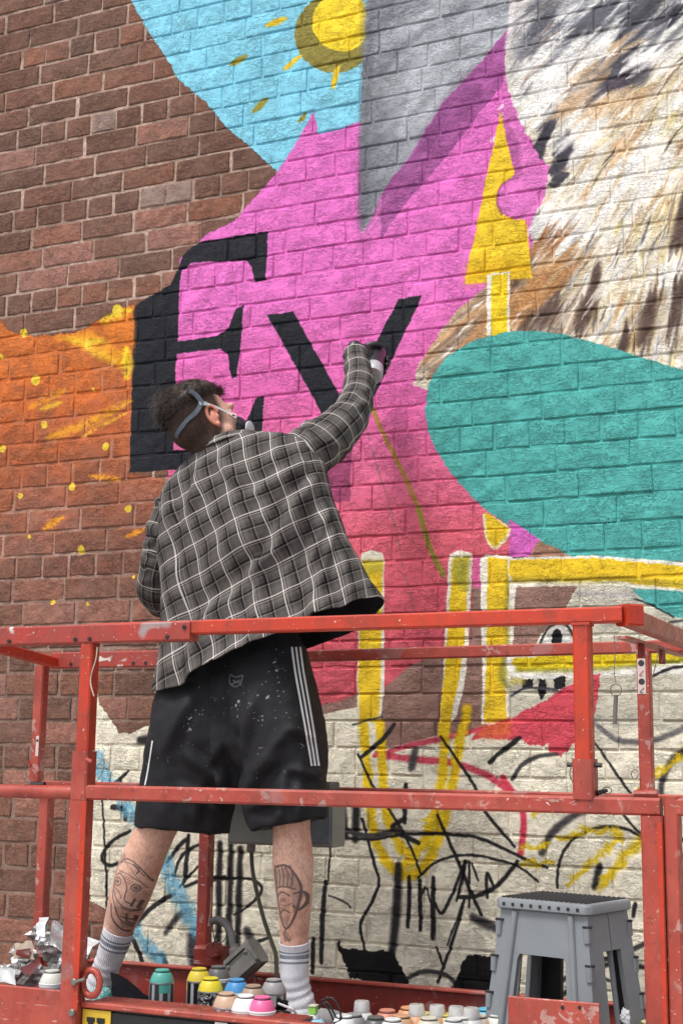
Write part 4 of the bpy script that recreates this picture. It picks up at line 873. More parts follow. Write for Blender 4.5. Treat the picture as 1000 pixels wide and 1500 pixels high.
# control box hung on the back mid rail
cbx = thing('control_box', at(420, 1195, 3.68), 'grey metal box hung on the back rail behind the black shorts', 'control box')
x0, x1 = fx(344, 1200, 3.68), fx(495, 1200, 3.68); z0, z1 = at(420, 1238, 3.68).z, at(420, 1142, 3.68).z
cb = MB().box((x0, 3.64, z0), (x1, 3.73, z1-.028), .006).build('body', GRL, cbx)
MB().box((x0+.006, 3.632, z0+.006), (fx(452, 1200, 3.68), 3.6395, z1-.034), .004).build('door', GRL, cbx)
MB().box((fx(455, 1200, 3.68), 3.628, z0+.012), (x1-.004, 3.6395, z1-.040), .005).build('door', simple('dark_grey_door', (.13, .15, .17), .5), cbx)
MB().box((fx(440, 1200, 3.68), 3.64, z1-.027), (fx(490, 1200, 3.68), 3.71, z1-.004), .004).build('lid', simple('lid_grey', (.12, .12, .11), .6), cbx)
MB().lathe([(.013, 0), (.013, .02), (.010, .024), (0, .024)], 14, at(368, 1236, 3.67), V(0, 0, -1)).build('gland', GRM, cbx, 'auto')
cab = MB().tube(smoothpts([at(368, 1243, 3.67), at(370, 1275, 3.66), at(377, 1310, 3.66), at(386, 1345, 3.65), at(396, 1375, 3.64), at(404, 1400, 3.62), at(405, 1435, 3.6)]), .0062, 10).build('conduit_cable', simple('cable_olive', (.09, .085, .06), .6), None, True)
tag(cab, 'dull olive cable dropping from the grey box down behind the right leg', 'cable')
# tilted socket box with its hose
sx = thing('socket_box', at(360, 1405, 3.52), 'grey cast socket box lying tilted between the legs', 'socket box')
uq = (at(382, 1378, 3.52)-at(345, 1412, 3.52)).normalized(); cdir = V(0, -1, .12).normalized(); vq = uq.cross(cdir).normalized(); cdir = vq.cross(uq).normalized()
c0 = at(360, 1408, 3.52)
mb = MB(); oriented(mb, c0, uq, vq, cdir, .050, .038, .030, .014); body = mb.build('body', GRM, sx)
mb = MB(); oriented(mb, c0+cdir*.034+vq*.012 - uq*.002, uq, vq, cdir, .043, .022, .004, .006); mb.build('lid', GRM, sx)
mb = MB(); oriented(mb, c0+cdir*.040-vq*.016, uq, vq, cdir, .036, .0022, .004, .001); mb.build('slot', BLACKP, sx)
for s in (-1, 1): MB().lathe([(.005, 0), (.005, .004), (0, .005)], 8, c0+cdir*.038-vq*.008+uq*s*.034, cdir).build('screw', STEEL, sx)
mb = MB().lathe([(.020, 0), (.020, .014), (.015, .018), (.015, .026), (0, .026)], 14, c0+vq*.034*(1 if vq.z > 0 else -1)+uq*(-.012), (V(-.2, 0, 1)).normalized()); mb.build('gland', GRM, sx, 'auto')
hs_ = MB().tube(smoothpts([at(341, 1384, 3.52), at(338, 1366, 3.52), at(331, 1353, 3.53), at(320, 1347, 3.54), at(310, 1350, 3.55)]), [.0105]*24+[.0105], 12); hs_.build('hose', simple('grey_hose', (.15, .15, .145), .55), sx, 'auto')
MB().tube(smoothpts([at(310, 1350, 3.55), at(306, 1354, 3.55), at(309, 1330, 3.56), at(310, 1300, 3.6)]), [.006]*6+[.002]*13, 8).build('cord_end', simple('pinkish_end', (.45, .25, .2), .6), sx)
tag(MB().tube(smoothpts([at(311, 1352, 3.55), at(314, 1375, 3.55), at(322, 1383, 3.54), at(332, 1370, 3.54), at(326, 1356, 3.54), at(318, 1366, 3.54), at(312, 1388, 3.54)]), .0016, 6).build('wire', BLACKP), 'thin dark wire looped around the grey hose', 'wire')
# crumpled foil packaging heap
fm, t, b = new_mat('crumpled_foil', .3, .55, (.42, .41, .39)); nn_ = noise(t, 11, 4, .6, coord='Object'); t.links.new(ramp(t, nn_, [(.35, (.20, .18, .17)), (.5, (.42, .41, .40)), (.66, (.66, .66, .67))]), b.inputs['Base Color']); bump(t, b, noise(t, 26, 4, .6, coord='Object', dist=1), .6, .006)
def crumple(name, c, rad, seed, m, sub=3, sharp=.5, parent=None, world=True):
    bm = bmesh.new(); bmesh.ops.create_icosphere(bm, subdivisions=sub, radius=1); r = random.Random(seed); pl = []
    for _ in range(26):
        d = Vector((r.gauss(0, 1), r.gauss(0, 1), r.gauss(0, 1))).normalized(); pl.append((d, r.uniform(.45, .95)))
    for v in bm.verts:
        d = v.co.normalized(); k = min([h_/max(.15, d.dot(q)) for q, h_ in pl if d.dot(q) > .15]+[1.25]); n_ = mnoise.noise(d*3+Vector((seed, 0, 0)))*.35+mnoise.noise(d*7+Vector((seed, 3, 0)))*.18*sharp*2
        v.co = d*(k+n_)
    vs = [Vector(c)+Vector((v.co.x*rad[0], v.co.y*rad[1], v.co.z*rad[2])) for v in bm.verts]; fs = [tuple(v.index for v in f.verts) for f in bm.faces]; bm.free()
    return mesh(name, vs, fs, m, parent, world=world)
hp = thing('foil_packaging', V(at(45, 1400, 3.25).x, 3.25, FZ), 'heap of crumpled silver packaging on the platform at the far left', 'packaging')
for i, (px, py, Y, r_) in enumerate(((35, 1400, 3.22, (.055, .05, .045)), (60, 1368, 3.28, (.038, .04, .05)), (78, 1378, 3.24, (.042, .04, .045)), (15, 1425, 3.18, (.05, .05, .04)), (50, 1428, 3.2, (.06, .05, .04)), (88, 1410, 3.26, (.05, .05, .05)), (118, 1400, 3.3, (.038, .03, .035)), (110, 1425, 3.3, (.045, .03, .03)))):
    crumple('crumpled_sheet', at(px, py, Y), r_, i+3, fm, 3, .8, hp)
def sheet(name, P4, m, parent, seed, n=8, amp=.006):
    r = random.Random(seed); A, B, C, D = [Vector(p) for p in P4]; vs = []
    for i in range(n+1):
        for j in range(n+1):
            u, v = i/n, j/n; p = A.lerp(B, u).lerp(D.lerp(C, u), v); vs.append(p+Vector((mnoise.noise(p*30+Vector((seed, 0, 0))), mnoise.noise(p*30+Vector((0, seed, 0))), mnoise.noise(p*30)))*amp*1.6)
    return mesh(name, vs, [(i*(n+1)+j, i*(n+1)+j+1, (i+1)*(n+1)+j+1, (i+1)*(n+1)+j) for i in range(n) for j in range(n)], m, parent)
wf = simple('white_film', (.62, .63, .64), .3, .1, .15, 25, .4)
sheet('film_sheet', [at(58, 1345, 3.2), at(70, 1342, 3.2), at(66, 1372, 3.16), at(52, 1366, 3.16)], wf, hp, 1); sheet('film_sheet', [at(78, 1350, 3.2), at(100, 1362, 3.22), at(98, 1395, 3.15), at(70, 1385, 3.13)], fm, hp, 2)
sheet('film_sheet', [at(118, 1368, 3.25), at(142, 1380, 3.25), at(130, 1400, 3.2), at(112, 1395, 3.2)], wf, hp, 3); sheet('film_sheet', [at(-5, 1412, 3.1), at(24, 1422, 3.08), at(22, 1443, 3.07), at(-5, 1440, 3.09)], wf, hp, 4)
sheet('film_sheet', [at(22, 1385, 3.16), at(45, 1378, 3.14), at(52, 1402, 3.1), at(20, 1405, 3.1)], simple('tan_film', (.42, .34, .26), .35, .2, .2, 20, .4), hp, 5)
mr = simple('maroon_film', (.13, .02, .02), .4, 0, .3, 20, .3)
sheet('film_sheet', [at(24, 1392, 3.11), at(44, 1390, 3.11), at(42, 1402, 3.09), at(26, 1400, 3.09)], mr, hp, 6); sheet('film_sheet', [at(52, 1384, 3.11), at(84, 1388, 3.11), at(84, 1397, 3.09), at(56, 1392, 3.09)], simple('dark_film', (.04, .02, .02), .4), hp, 7)
sheet('film_sheet', [at(30, 1422, 3.08), at(52, 1406, 3.06), at(62, 1412, 3.06), at(46, 1430, 3.05)], mr, hp, 8)
# black cloth between left shoe and green-topped can
bc = thing('black_cloth', at(185, 1450, 3.35), 'dark cloth slumped on the deck beside the left shoe', 'cloth')
cl = simple('black_cloth', (.007, .007, .010), .9, 0, .3, 40, .4); cl.node_tree.nodes['Principled BSDF'].inputs['Specular IOR Level'].default_value = .1
mb = MB(); prof = [(163, 1424), (172, 1427), (185, 1434), (198, 1444), (212, 1455), (232, 1466)]
vs = []; 
for px, py in prof:
    for k, (dy, Y) in enumerate(((60, 3.16), (25, 3.18), (3, 3.24), (0, 3.32), (4, 3.42), (40, 3.5))): vs.append(at(px+2*math.sin(k*2+px), py+dy, Y))
mesh('cloth_fold', vs, [(i*6+j, i*6+j+1, (i+1)*6+j+1, (i+1)*6+j) for i in range(len(prof)-1) for j in range(5)], cl, bc, True)
# black dust mask / charger bundle and cable loops near the right shoe
bd = thing('tool_pouch', at(412, 1478, 3.05), 'small black pouch with pale straps in front of the right sock', 'pouch')
crumple('pouch_body', at(411, 1473, 3.06), (.020, .02, .024), 31, cl, 3, .4, bd); crumple('pouch_flap', at(416, 1484, 3.03), (.030, .02, .012), 32, BLACKP, 2, .3, bd)
MB().tube(smoothpts([at(408, 1470, 3.02), at(418, 1474, 3.01), at(428, 1478, 3.01), at(434, 1486, 3.02)]), .003, 6).build('strap', simple('pale_strap', (.5, .5, .5), .6), bd)
for k, pts in enumerate(([(470, 1466), (486, 1462), (497, 1478), (498, 1494), (488, 1499)], [(474, 1470), (482, 1480), (488, 1497), (480, 1504)], [(466, 1478), (478, 1468), (490, 1486), (496, 1500)])):
    tag(MB().tube(smoothpts([at(x, y, 3.05+.01*k) for x, y in pts]), .0024, 8).build('looped_cable', BLACKP, None, True), ['dark cable forming the tallest loop beside the green nozzle', 'dark cable of the middle loop beside the green nozzle', 'dark cable of the lowest loop beside the green nozzle'][k], 'cable')
rg = crumple('paint_rag', at(816, 1482, 2.93), (.016, .012, .022), 44, simple('pale_rag', (.42, .42, .45), .8, 0, .1, 40, .3), 3, .4); tag(rg, 'small pale grey rag tucked against the right stool leg', 'rag')
rg.location = V(at(914, 1484, 2.93).x-at(816, 1482, 2.93).x, 0, 0)
rb2 = tag(MB().lathe([(.02, 0), (.03, .004), (.032, .03), (.026, .06), (.015, .07), (0, .071)], 20, at(1004, 1462, 3.1), V(0, 0, 1)).build('red_tub', RED, None, 'auto'), 'small round red tub half cut off at the right edge', 'tub')
# ------------------------------------------------------------------ the painter
GROUPZ = FZ
person = thing('person', V(at(330, 1000, 3.4).x, 3.4, FZ), 'person in a plaid overshirt and black shorts with arm raised, spraying the wall', 'person')
def PXR(px, Y): return px*Y/F
def evald(o):
    dg = bpy.context.evaluated_depsgraph_get(); me = bpy.data.meshes.new_from_object(o.evaluated_get(dg)); return me
def remesh(mb, vox, smooth_it=6, fac=.5):
    o = mesh('tmp', mb.v, mb.f, [], None); m1 = o.modifiers.new('r', 'REMESH'); m1.mode = 'VOXEL'; m1.voxel_size = vox
    m2 = o.modifiers.new('s', 'SMOOTH'); m2.iterations = smooth_it; m2.factor = fac
    me = evald(o); bpy.data.objects.remove(o); me.materials.clear(); return me
def limb(mb, seq, n=16, sub=5):
    """seq: (px, py, Y, radius in photograph pixels)"""
    P = [(*at(x, y, Y), PXR(r, Y)) for x, y, Y, r in seq]; C = catmull(P, sub)
    mb.tube([V(*c[:3]) for c in C], [float(c[3]) for c in C], n); 
    mb.ellip(V(*C[0][:3]), [V(C[0][3], 0, 0), V(0, C[0][3], 0), V(0, 0, C[0][3])], 12, 8); mb.ellip(V(*C[-1][:3]), [V(C[-1][3], 0, 0), V(0, C[-1][3], 0), V(0, 0, C[-1][3])], 12, 8)
# head frame: Fd faces the wall and to the right, looking up a little
HC = at(295, 613, 3.35)
Fd = V(.53, .80, .28).normalized(); U0 = V(-.36, -.08, .93); Sd = Fd.cross(U0).normalized(); Ud = Sd.cross(Fd).normalized()
def hp_(s, f, u): return HC+Sd*s+Fd*f+Ud*u
def hel(mb, c, r, n=20, m=14, tw=0): mb.ellip(hp_(*c), [Sd*r[0], Fd*r[1], Ud*r[2]], n, m)
B = MB()
hel(B, (0, -.014, .014), (.075, .097, .086)); hel(B, (0, -.040, -.030), (.064, .066, .060)); hel(B, (0, .012, -.008), (.068, .080, .080)); hel(B, (0, .035, -.055), (.055, .056, .052)); hel(B, (0, .066, -.088), (.026, .024, .020))
hel(B, (0, .088, .012), (.048, .018, .014)); hel(B, (0, .102, -.026), (.013, .020, .018)); hel(B, (0, .094, -.008), (.009, .016, .024)); hel(B, (0, .086, -.062), (.024, .016, .010))
for s in (-1, 1):
    hel(B, (s*.040, .068, -.032), (.022, .024, .020)); hel(B, (s*.050, .03, -.07), (.016, .03, .02))
# neck, trunk, arms, legs
nb = at(330, 668, 3.37)
B.tube([hp_(0, -.018, -.02), hp_(0, -.016, -.07), nb, nb+V(.01, 0, -.06)], [.062, .054, .055, .07], 20)
limb(B, [(335, 700, 3.38, 44), (345, 760, 3.39, 70), (355, 850, 3.39, 62), (350, 930, 3.40, 52), (345, 1000, 3.42, 45), (345, 1050, 3.42, 42)])
limb(B, [(340, 700, 3.38, 35), (400, 680, 3.39, 34), (440, 672, 3.42, 30), (482, 640, 3.53, 25), (519, 606, 3.66, 20), (526, 570, 3.74, 18), (526, 535, 3.82, 13), (528, 520, 3.85, 12)])
limb(B, [(335, 705, 3.38, 35), (285, 730, 3.38, 34), (260, 760, 3.38, 27), (240, 810, 3.38, 24), (232, 862, 3.42, 22), (243, 880, 3.52, 20), (262, 885, 3.64, 15)])
limb(B, [(300, 1060, 3.42, 42), (275, 1120, 3.42, 40), (246, 1185, 3.42, 34), (229, 1216, 3.42, 33), (208, 1262, 3.43, 36), (191, 1310, 3.44, 34), (176, 1352, 3.465, 27), (158, 1405, 3.48, 17), (149, 1440, 3.49, 17)])
limb(B, [(390, 1060, 3.42, 42), (412, 1120, 3.42, 40), (425, 1185, 3.40, 33), (427, 1216, 3.40, 30), (429, 1265, 3.41, 33), (431, 1325, 3.42, 27.5), (431, 1375, 3.43, 22), (432, 1440, 3.43, 18), (433, 1480, 3.44, 19)])
bme = remesh(B, .0062, 5)
bco = np.zeros(len(bme.vertices)*3, np.float32); bme.vertices.foreach_get('co', bco); bco = bco.reshape(-1, 3)
hcn = np.array(HC); rel = bco-hcn; hs_s = rel@np.array(Sd); hs_f = rel@np.array(Fd); hs_u = rel@np.array(Ud)
def sst(a, b2, x): t_ = np.clip((x-a)/(b2-a), 0, 1); return t_*t_*(3-2*t_)
side = sst(-.155, -.120, hs_u-1.3*np.maximum(hs_f+.03, 0))*sst(.050, .020, hs_f+.35*np.maximum(-hs_u-.03, 0))           # shaved sides fade into the neck
near_ear = np.exp(-(((hs_f+.002)/.022)**2+((hs_u+.03)/.03)**2)); stub = np.clip(side*(1-.35*near_ear), 0, 1)*(np.abs(rel).max(1) < .16)
a = bme.attributes.new('stubble', 'FLOAT', 'POINT'); a.data.foreach_set('value', stub.astype(np.float32))
# tattoo drawings: ink density per vertex is too coarse, so an ink sheet is mapped flat from behind each calf
TW, TH, TR = 300, 420, .0011
def inkmap(fn):
    A = np.zeros((TH, TW), np.float32)
    def ln(pts, wd, a=1.0, sm=5):
        P_ = catmull(pts, sm) if len(pts) > 2 else np.array(pts, float); gy, gx = np.mgrid[0:TH, 0:TW]
        for i in range(len(P_)-1):
            p, q = P_[i], P_[i+1]; v = q-p; t_ = np.clip(((gx-p[0])*v[0]+(gy-p[1])*v[1])/(v@v+1e-6), 0, 1); d = np.hypot(gx-p[0]-t_*v[0], gy-p[1]-t_*v[1])
            A[:] = np.maximum(A, np.clip(wd/2+.6-d, 0, 1)*a)
    def fill(pts, a):
        gy, gx = np.mgrid[0:TH, 0:TW]; m = inside(np.array(pts, float), gx, gy); A[:] = np.maximum(A, m*a)
    fn(ln, fill); return A
def pxw(px, py, Y, org): q = at(px, py, Y); return ((q.x-org[0])/TR, (q.z-org[1])/TR)
orgL = (at(140, 1375, 3.385).x, at(150, 1385, 3.42).z); orgR = (at(392, 1385, 3.40).x, at(392, 1390, 3.40).z)
def tL(ln_, fill):
    ln = lambda P_, w_, a_=1.0, sm=5: ln_(P_, w_*1.5, min(1, a_*1.25), sm)
    q = lambda x, y: pxw(x, y, 3.385, orgL)
    el = [q(190+24*math.cos(a)*1.0+(-6)*math.sin(a)*-.2, 1296+38*math.sin(a)) for a in np.linspace(0, 2*math.pi, 22)]; ln(el, 2.2, .85, 3)
    ln([q(166, 1330), q(170, 1350), q(183, 1366)], 3, .8); ln([q(170, 1290), q(164, 1310), q(168, 1335)], 3, .7)
    ln([q(175, 1262), q(178, 1252), q(181, 1263), q(184, 1250), q(187, 1262)], 2, .8); ln([q(200, 1266), q(206, 1274), q(202, 1280)], 2.2, .8)
    for cx, cy, r in ((174, 1291, 6), (198, 1301, 5)):
        ln([q(cx+r*math.cos(a), cy+r*math.sin(a)) for a in np.linspace(0, 6.3, 12)], 2, .9, 2); fill([q(cx+3*math.cos(a), cy+3*math.sin(a)) for a in np.linspace(0, 6.2, 8)], .9)
    ln([q(184, 1284), q(188, 1300), q(182, 1318), q(190, 1326)], 2, .8); ln([q(177, 1275), q(190, 1280), q(200, 1288)], 2, .6); ln([q(188, 1328), q(194, 1318)], 3.5, .95); ln([q(193, 1331), q(199, 1321)], 3.5, .95)
    ln([q(176, 1330), q(186, 1336), q(198, 1334)], 2.2, .8); ln([q(180, 1340), q(176, 1352), q(184, 1360)], 3, .8); ln([q(205, 1334), q(196, 1348), q(190, 1358)], 4, .85); ln([q(186, 1262), q(194, 1270), q(205, 1292)], 1.6, .5)
    for k in range(8): ln([q(178+2*k, 1278+3*k), q(184+2*k, 1274+3*k)], 1.6, .45)
    fill([q(168, 1352), q(180, 1350), q(176, 1362), q(166, 1362)], .45)
    fill([q(168, 1285), q(180, 1278), q(186, 1292), q(180, 1306), q(170, 1310)], .22); fill([q(190, 1306), q(206, 1300), q(206, 1316), q(194, 1324)], .2); fill([q(168, 1318), q(176, 1330), q(186, 1338), q(180, 1346), q(168, 1336)], .3)
    ln([q(172, 1268), q(184, 1262), q(200, 1268), q(210, 1284)], 2, .6); ln([q(168, 1300), q(176, 1306), q(178, 1316)], 1.8, .7); ln([q(160, 1325), q(158, 1345), q(166, 1364), q(180, 1372)], 3.5, .9); ln([q(172, 1344), q(184, 1350), q(196, 1352), q(202, 1364)], 3, .9); ln([q(186, 1344), q(182, 1356), q(190, 1366)], 3, .9)
    ln([q(196, 1286), q(204, 1292), q(208, 1302)], 1.8, .6); ln([q(170, 1282), q(178, 1279), q(183, 1284)], 2, .8)
def tR(ln_, fill):
    ln = lambda P_, w_, a_=1.0, sm=5: ln_(P_, w_*1.4, min(1, a_*1.2), sm)
    q = lambda x, y: pxw(x, y, 3.362, orgR)
    ln([q(400, 1275), q(402, 1320), q(406, 1350), q(413, 1362), q(424, 1348), q(432, 1325), q(436, 1300), q(430, 1280), q(420, 1268), q(405, 1270), q(400, 1275)], 4, .85)
    fill([q(400, 1276), q(420, 1270), q(432, 1284), q(436, 1305), q(428, 1330), q(428, 1300), q(402, 1302)], .55); fill([q(402, 1302), q(426, 1302), q(420, 1340), q(412, 1358), q(404, 1340)], .28)
    for k in range(5): ln([q(402+6*k, 1298), q(404+6*k, 1282), q(401+6*k, 1268)], 3, .8)
    ln([q(404, 1312), q(412, 1307), q(422, 1313)], 3, .9); ln([q(404, 1340), q(412, 1334), q(420, 1338)], 3, .8); ln([q(408, 1318), q(406, 1330), q(412, 1332)], 2.2, .7); fill([q(412+5*math.cos(a), 1319+4*math.sin(a)) for a in np.linspace(0, 6.2, 8)], .7)
    ln([q(428, 1310), q(438, 1308), q(440, 1322), q(432, 1334), q(426, 1328)], 4, .85); ln([q(412, 1362), q(409, 1372), q(416, 1380)], 4, .7); ln([q(402, 1302), q(414, 1299), q(430, 1303)], 3, .9); ln([q(406, 1324), q(414, 1328), q(424, 1324)], 2, .7); fill([q(424, 1300), q(434, 1296), q(438, 1314), q(430, 1332), q(424, 1340)], .5); fill([q(402, 1340), q(412, 1346), q(422, 1340), q(414, 1360)], .5); ln([q(420, 1272), q(426, 1290), q(424, 1300)], 2, .8); fill([q(404, 1368), q(414, 1366), q(420, 1380), q(408, 1382)], .5); fill([q(450, 1252), q(462, 1250), q(462, 1290), q(454, 1285)], .5); ln([q(451, 1250), q(450, 1275), q(456, 1295), q(454, 1320)], 3, .7)
def ink_image(nm, A):
    im2 = bpy.data.images.new(nm, TW, TH, alpha=False); im2.colorspace_settings.name = 'Non-Color'; P4 = np.ones((TH, TW, 4), np.float32); P4[..., :3] = A[..., None]; im2.pixels.foreach_set(P4.ravel()); im2.pack(); return im2
iL, iR = ink_image('ink_left_calf', inkmap(tL)), ink_image('ink_right_calf', inkmap(tR))
SKIN, t, b = new_mat('skin', .5); b.inputs['Subsurface Weight'].default_value = .12; b.inputs['Subsurface Radius'].default_value = (.012, .005, .003); b.inputs['Subsurface Scale'].default_value = 1
c = ramp(t, noise(t, 14, 4), [(.35, srgb('#D6A58F')), (.65, srgb('#E8BEA9'))]); c = mix(t, ramp(t, noise(t, 90, 3), [(.45, 0.0), (.7, .45)]), c, srgb('#B4745F')); c = mix(t, ramp(t, noise(t, 24, 4, .7), [(.5, 0.0), (.72, .4)]), c, srgb('#C77F6C'))
hairn = ramp(t, noise(t, 330, 3, .7, vec=scaled(t, (1, 1, .28)), dist=.6), [(.36, 1.0), (.47, 0.0)]); c = mix(t, math_(t, 'MULTIPLY', hairn, .42), c, srgb('#5A3F34'))
g = N(t, 'ShaderNodeNewGeometry'); sp = N(t, 'ShaderNodeSeparateXYZ'); t.links.new(g.outputs['Position'], sp.inputs[0]); sn = N(t, 'ShaderNodeSeparateXYZ'); t.links.new(g.outputs['Normal'], sn.inputs[0]); back = math_(t, 'LESS_THAN', sn.outputs[1], -.05)
for im2, org in ((iL, orgL), (iR, orgR)):
    cbn = N(t, 'ShaderNodeCombineXYZ'); t.links.new(math_(t, 'DIVIDE', math_(t, 'SUBTRACT', sp.outputs[0], org[0]), TW*TR), cbn.inputs[0]); t.links.new(math_(t, 'DIVIDE', math_(t, 'SUBTRACT', sp.outputs[2], org[1]), TH*TR), cbn.inputs[1])
    # each sheet only covers its own calf
    it = N(t, 'ShaderNodeTexImage', image=im2, extension='CLIP'); t.links.new(cbn.outputs[0], it.inputs[0]); f_ = math_(t, 'MULTIPLY', it.outputs[0], back); f_ = math_(t, 'MULTIPLY', f_, math_(t, 'LESS_THAN' if org is orgL else 'GREATER_THAN', sp.outputs[0], at(330, 1300, 3.42).x))
    c = mix(t, math_(t, 'MULTIPLY', f_, .84), c, (.035, .038, .046))
st = N(t, 'ShaderNodeAttribute', attribute_name='stubble'); stn = math_(t, 'MULTIPLY', st.outputs['Fac'], ramp(t, noise(t, 500, 2), [(.3, .9), (.7, 1.0)])); c = mix(t, stn, c, (.011, .008, .007)); t.links.new(math_(t, 'MULTIPLY', math_(t, 'SUBTRACT', 1.0, stn), .12), b.inputs['Subsurface Weight']); t.links.new(math_(t, 'SUBTRACT', .5, math_(t, 'MULTIPLY', stn, .4)), b.inputs['Specular IOR Level'])
t.links.new(c, b.inputs['Base Color']); bump(t, b, noise(t, 260, 3), .2, .0006)
bme.materials.append(SKIN); bme.shade_smooth(); body = link('body', bme, person)
# ears
def ear(s):
    mb = MB(); ring = []; 
    for k in range(15):
        a = math.radians(-110+k*20); ring.append(hp_(s*(.071+.010*(.6-.4*math.cos(a))), -.004-.016*math.cos(a)*1.0-.004*math.sin(a), -.026+.030*math.sin(a)))
    mb.tube(ring, [.0035+.0018*math.sin(math.pi*k/14) for k in range(15)], 8); hel(mb, (s*.071, .000, -.030), (.008, .013, .023), 14, 10); hel(mb, (s*.074, .003, -.054), (.006, .008, .010), 12, 8); hel(mb, (s*.077, .008, -.03), (.004, .005, .007), 10, 8)
    me = remesh(mb, .0018, 3); me.materials.append(SKINE); me.shade_smooth(); return link('ear', me, person)
SKINE, t, b = new_mat('ear_skin', .5); b.inputs['Subsurface Weight'].default_value = .2; b.inputs['Subsurface Radius'].default_value = (.012, .004, .002); b.inputs['Subsurface Scale'].default_value = 1
t.links.new(ramp(t, noise(t, 30, 3), [(.35, srgb('#B96F5C')), (.65, srgb('#D08C78'))]), b.inputs['Base Color'])
ear(1); ear(-1)
eyew = simple('eye_white', (.7, .68, .65), .2, 0, .02, 10, 0); iris = simple('iris_brown', (.05, .03, .02), .2, 0, .1, 10, 0)
for s in (-1, 1):
    mb = MB(); hel(mb, (s*.030, .074, -.006), (.012, .012, .011)); e = mb.build('eye', eyew, person, True)
    mb = MB(); hel(mb, (s*.030, .0845, -.005), (.005, .003, .005), 12, 8); mb.build('iris', iris, e, True)
# hair: cap under swept strands
HAIR, t, b = new_mat('hair_brown', .55); t.links.new(ramp(t, noise(t, 60, 3), [(.35, (.016, .010, .008)), (.55, (.034, .020, .015)), (.72, (.068, .040, .028))]), b.inputs['Base Color']); b.inputs['Specular IOR Level'].default_value = .35
def skull(d):   # radius of the hair cap along head-frame direction d
    s, f, u = d; k = 1/math.sqrt((s/.077)**2+(f/.100)**2+(u/.092)**2); return k
capv = MB(); bm = bmesh.new(); bmesh.ops.create_icosphere(bm, subdivisions=5, radius=1)
def hairline(f): return .030-.25*f if f > -.05 else .0425+.2*(-.05-f)*-1.0
vs = []; keep = []
for v in bm.verts:
    s, f, u = v.co; k = skull((s, f, u)); p = (s*k, f*k-.012, u*k+.018)
    hl = .040 if p[1] > .02 else .040-.30*(.02-p[1]);  hl = max(hl, -.030)
    top = min(1, max(0, (p[2]-hl)/.03)); q = mnoise.noise(Vector((p[0]*38, p[1]*30, p[2]*38)))*.007+mnoise.noise(Vector((p[0]*90, p[1]*60, p[2]*90)))*.003
    lift_ = -.012+top*(.020+q+ .008*max(0, p[1]/.09))
    vs.append(hp_(p[0]+s*lift_, p[1]+f*lift_, p[2]+u*lift_)); keep.append(top > 0)
fs = [tuple(v.index for v in f.verts) for f in bm.faces if any(keep[v.index] for v in f.verts)]; bm.free()
hairo = mesh('hair', vs, fs, HAIR, person, True)
hv = MB(); rh = random.Random(9)
def strand(p, d0, d1, Ls, w_, n=5):
    pts = []; q = Vector(p)
    for i in range(n+1): 
        t_ = i/n; pts.append(q.copy()); q = q+(d0*(1-t_)+d1*t_).normalized()*Ls/n
    sd_ = d0.cross(hp_(*p_h)-HC); 
    hv.tube(pts, [w_*(1-.75*(i/n)) for i in range(n+1)], 3, cap=False)
for i in range(3400):
    a_ = rh.uniform(0, 2*math.pi); zc = rh.uniform(-.15, 1); rr = math.sqrt(max(0, 1-zc*zc)); s, f, u = rr*math.cos(a_), rr*math.sin(a_), zc; k = skull((s, f, u)); p = (s*k, f*k-.012, u*k+.018)
    hl = .045 if p[1] > .02 else .045-.30*(.02-p[1]); hl = max(hl, -.025)
    if p[2] < hl: continue
    p_h = p; top = min(1, (p[2]-hl)/.03); n_ = (Sd*s+Fd*f+Ud*u)
    if p[1] > .045: dr = (Fd*.9+Sd*.25+Ud*.1)   # fringe pushed forward
    else: dr = (-Fd*1.0+Sd*rh.gauss(.1, .25)+Ud*-.15)
    cl_ = mnoise.noise(Vector((p[0]*45, p[1]*45, p[2]*45+7)))
    d0 = (n_*.5+dr*.9+Sd*cl_*.18+Vector((rh.gauss(0, .12),)*3)).normalized(); d1 = (dr*.95-n_*.25+Sd*cl_*.25-Ud*.25*(p[1] < 0)).normalized()
    strand(hp_(*[c_*1.01 for c_ in p]), d0, d1, rh.uniform(.018, .036)*(.45+.55*top), rh.uniform(.0005, .001))
# swept tuft at the crown, pushed out above the strap
for i in range(1500):
    b0 = (rh.gauss(-.005, .022), rh.gauss(-.078, .014), rh.gauss(.048, .026)); p_h = b0; cl_ = rh.gauss(0, .12)
    d0 = (-Fd*.8+Ud*rh.gauss(.35, .25)+Sd*cl_).normalized(); d1 = (-Ud*1.0-Fd*.25+Sd*cl_*.6).normalized(); strand(hp_(*b0), d0, d1, rh.uniform(.022, .044), rh.uniform(.0005, .001), 6)
o = hv.build('hair_strands', HAIR, hairo); o['kind'] = 'stuff'
mb = MB(); hel(mb, (-.003, -.092, .036), (.038, .022, .042), 20, 14); tf = mb.build('hair_tuft', HAIR, hairo, True)
for v in tf.data.vertices: v.co += Vector(v.normal)*mnoise.noise(v.co*70)*.007
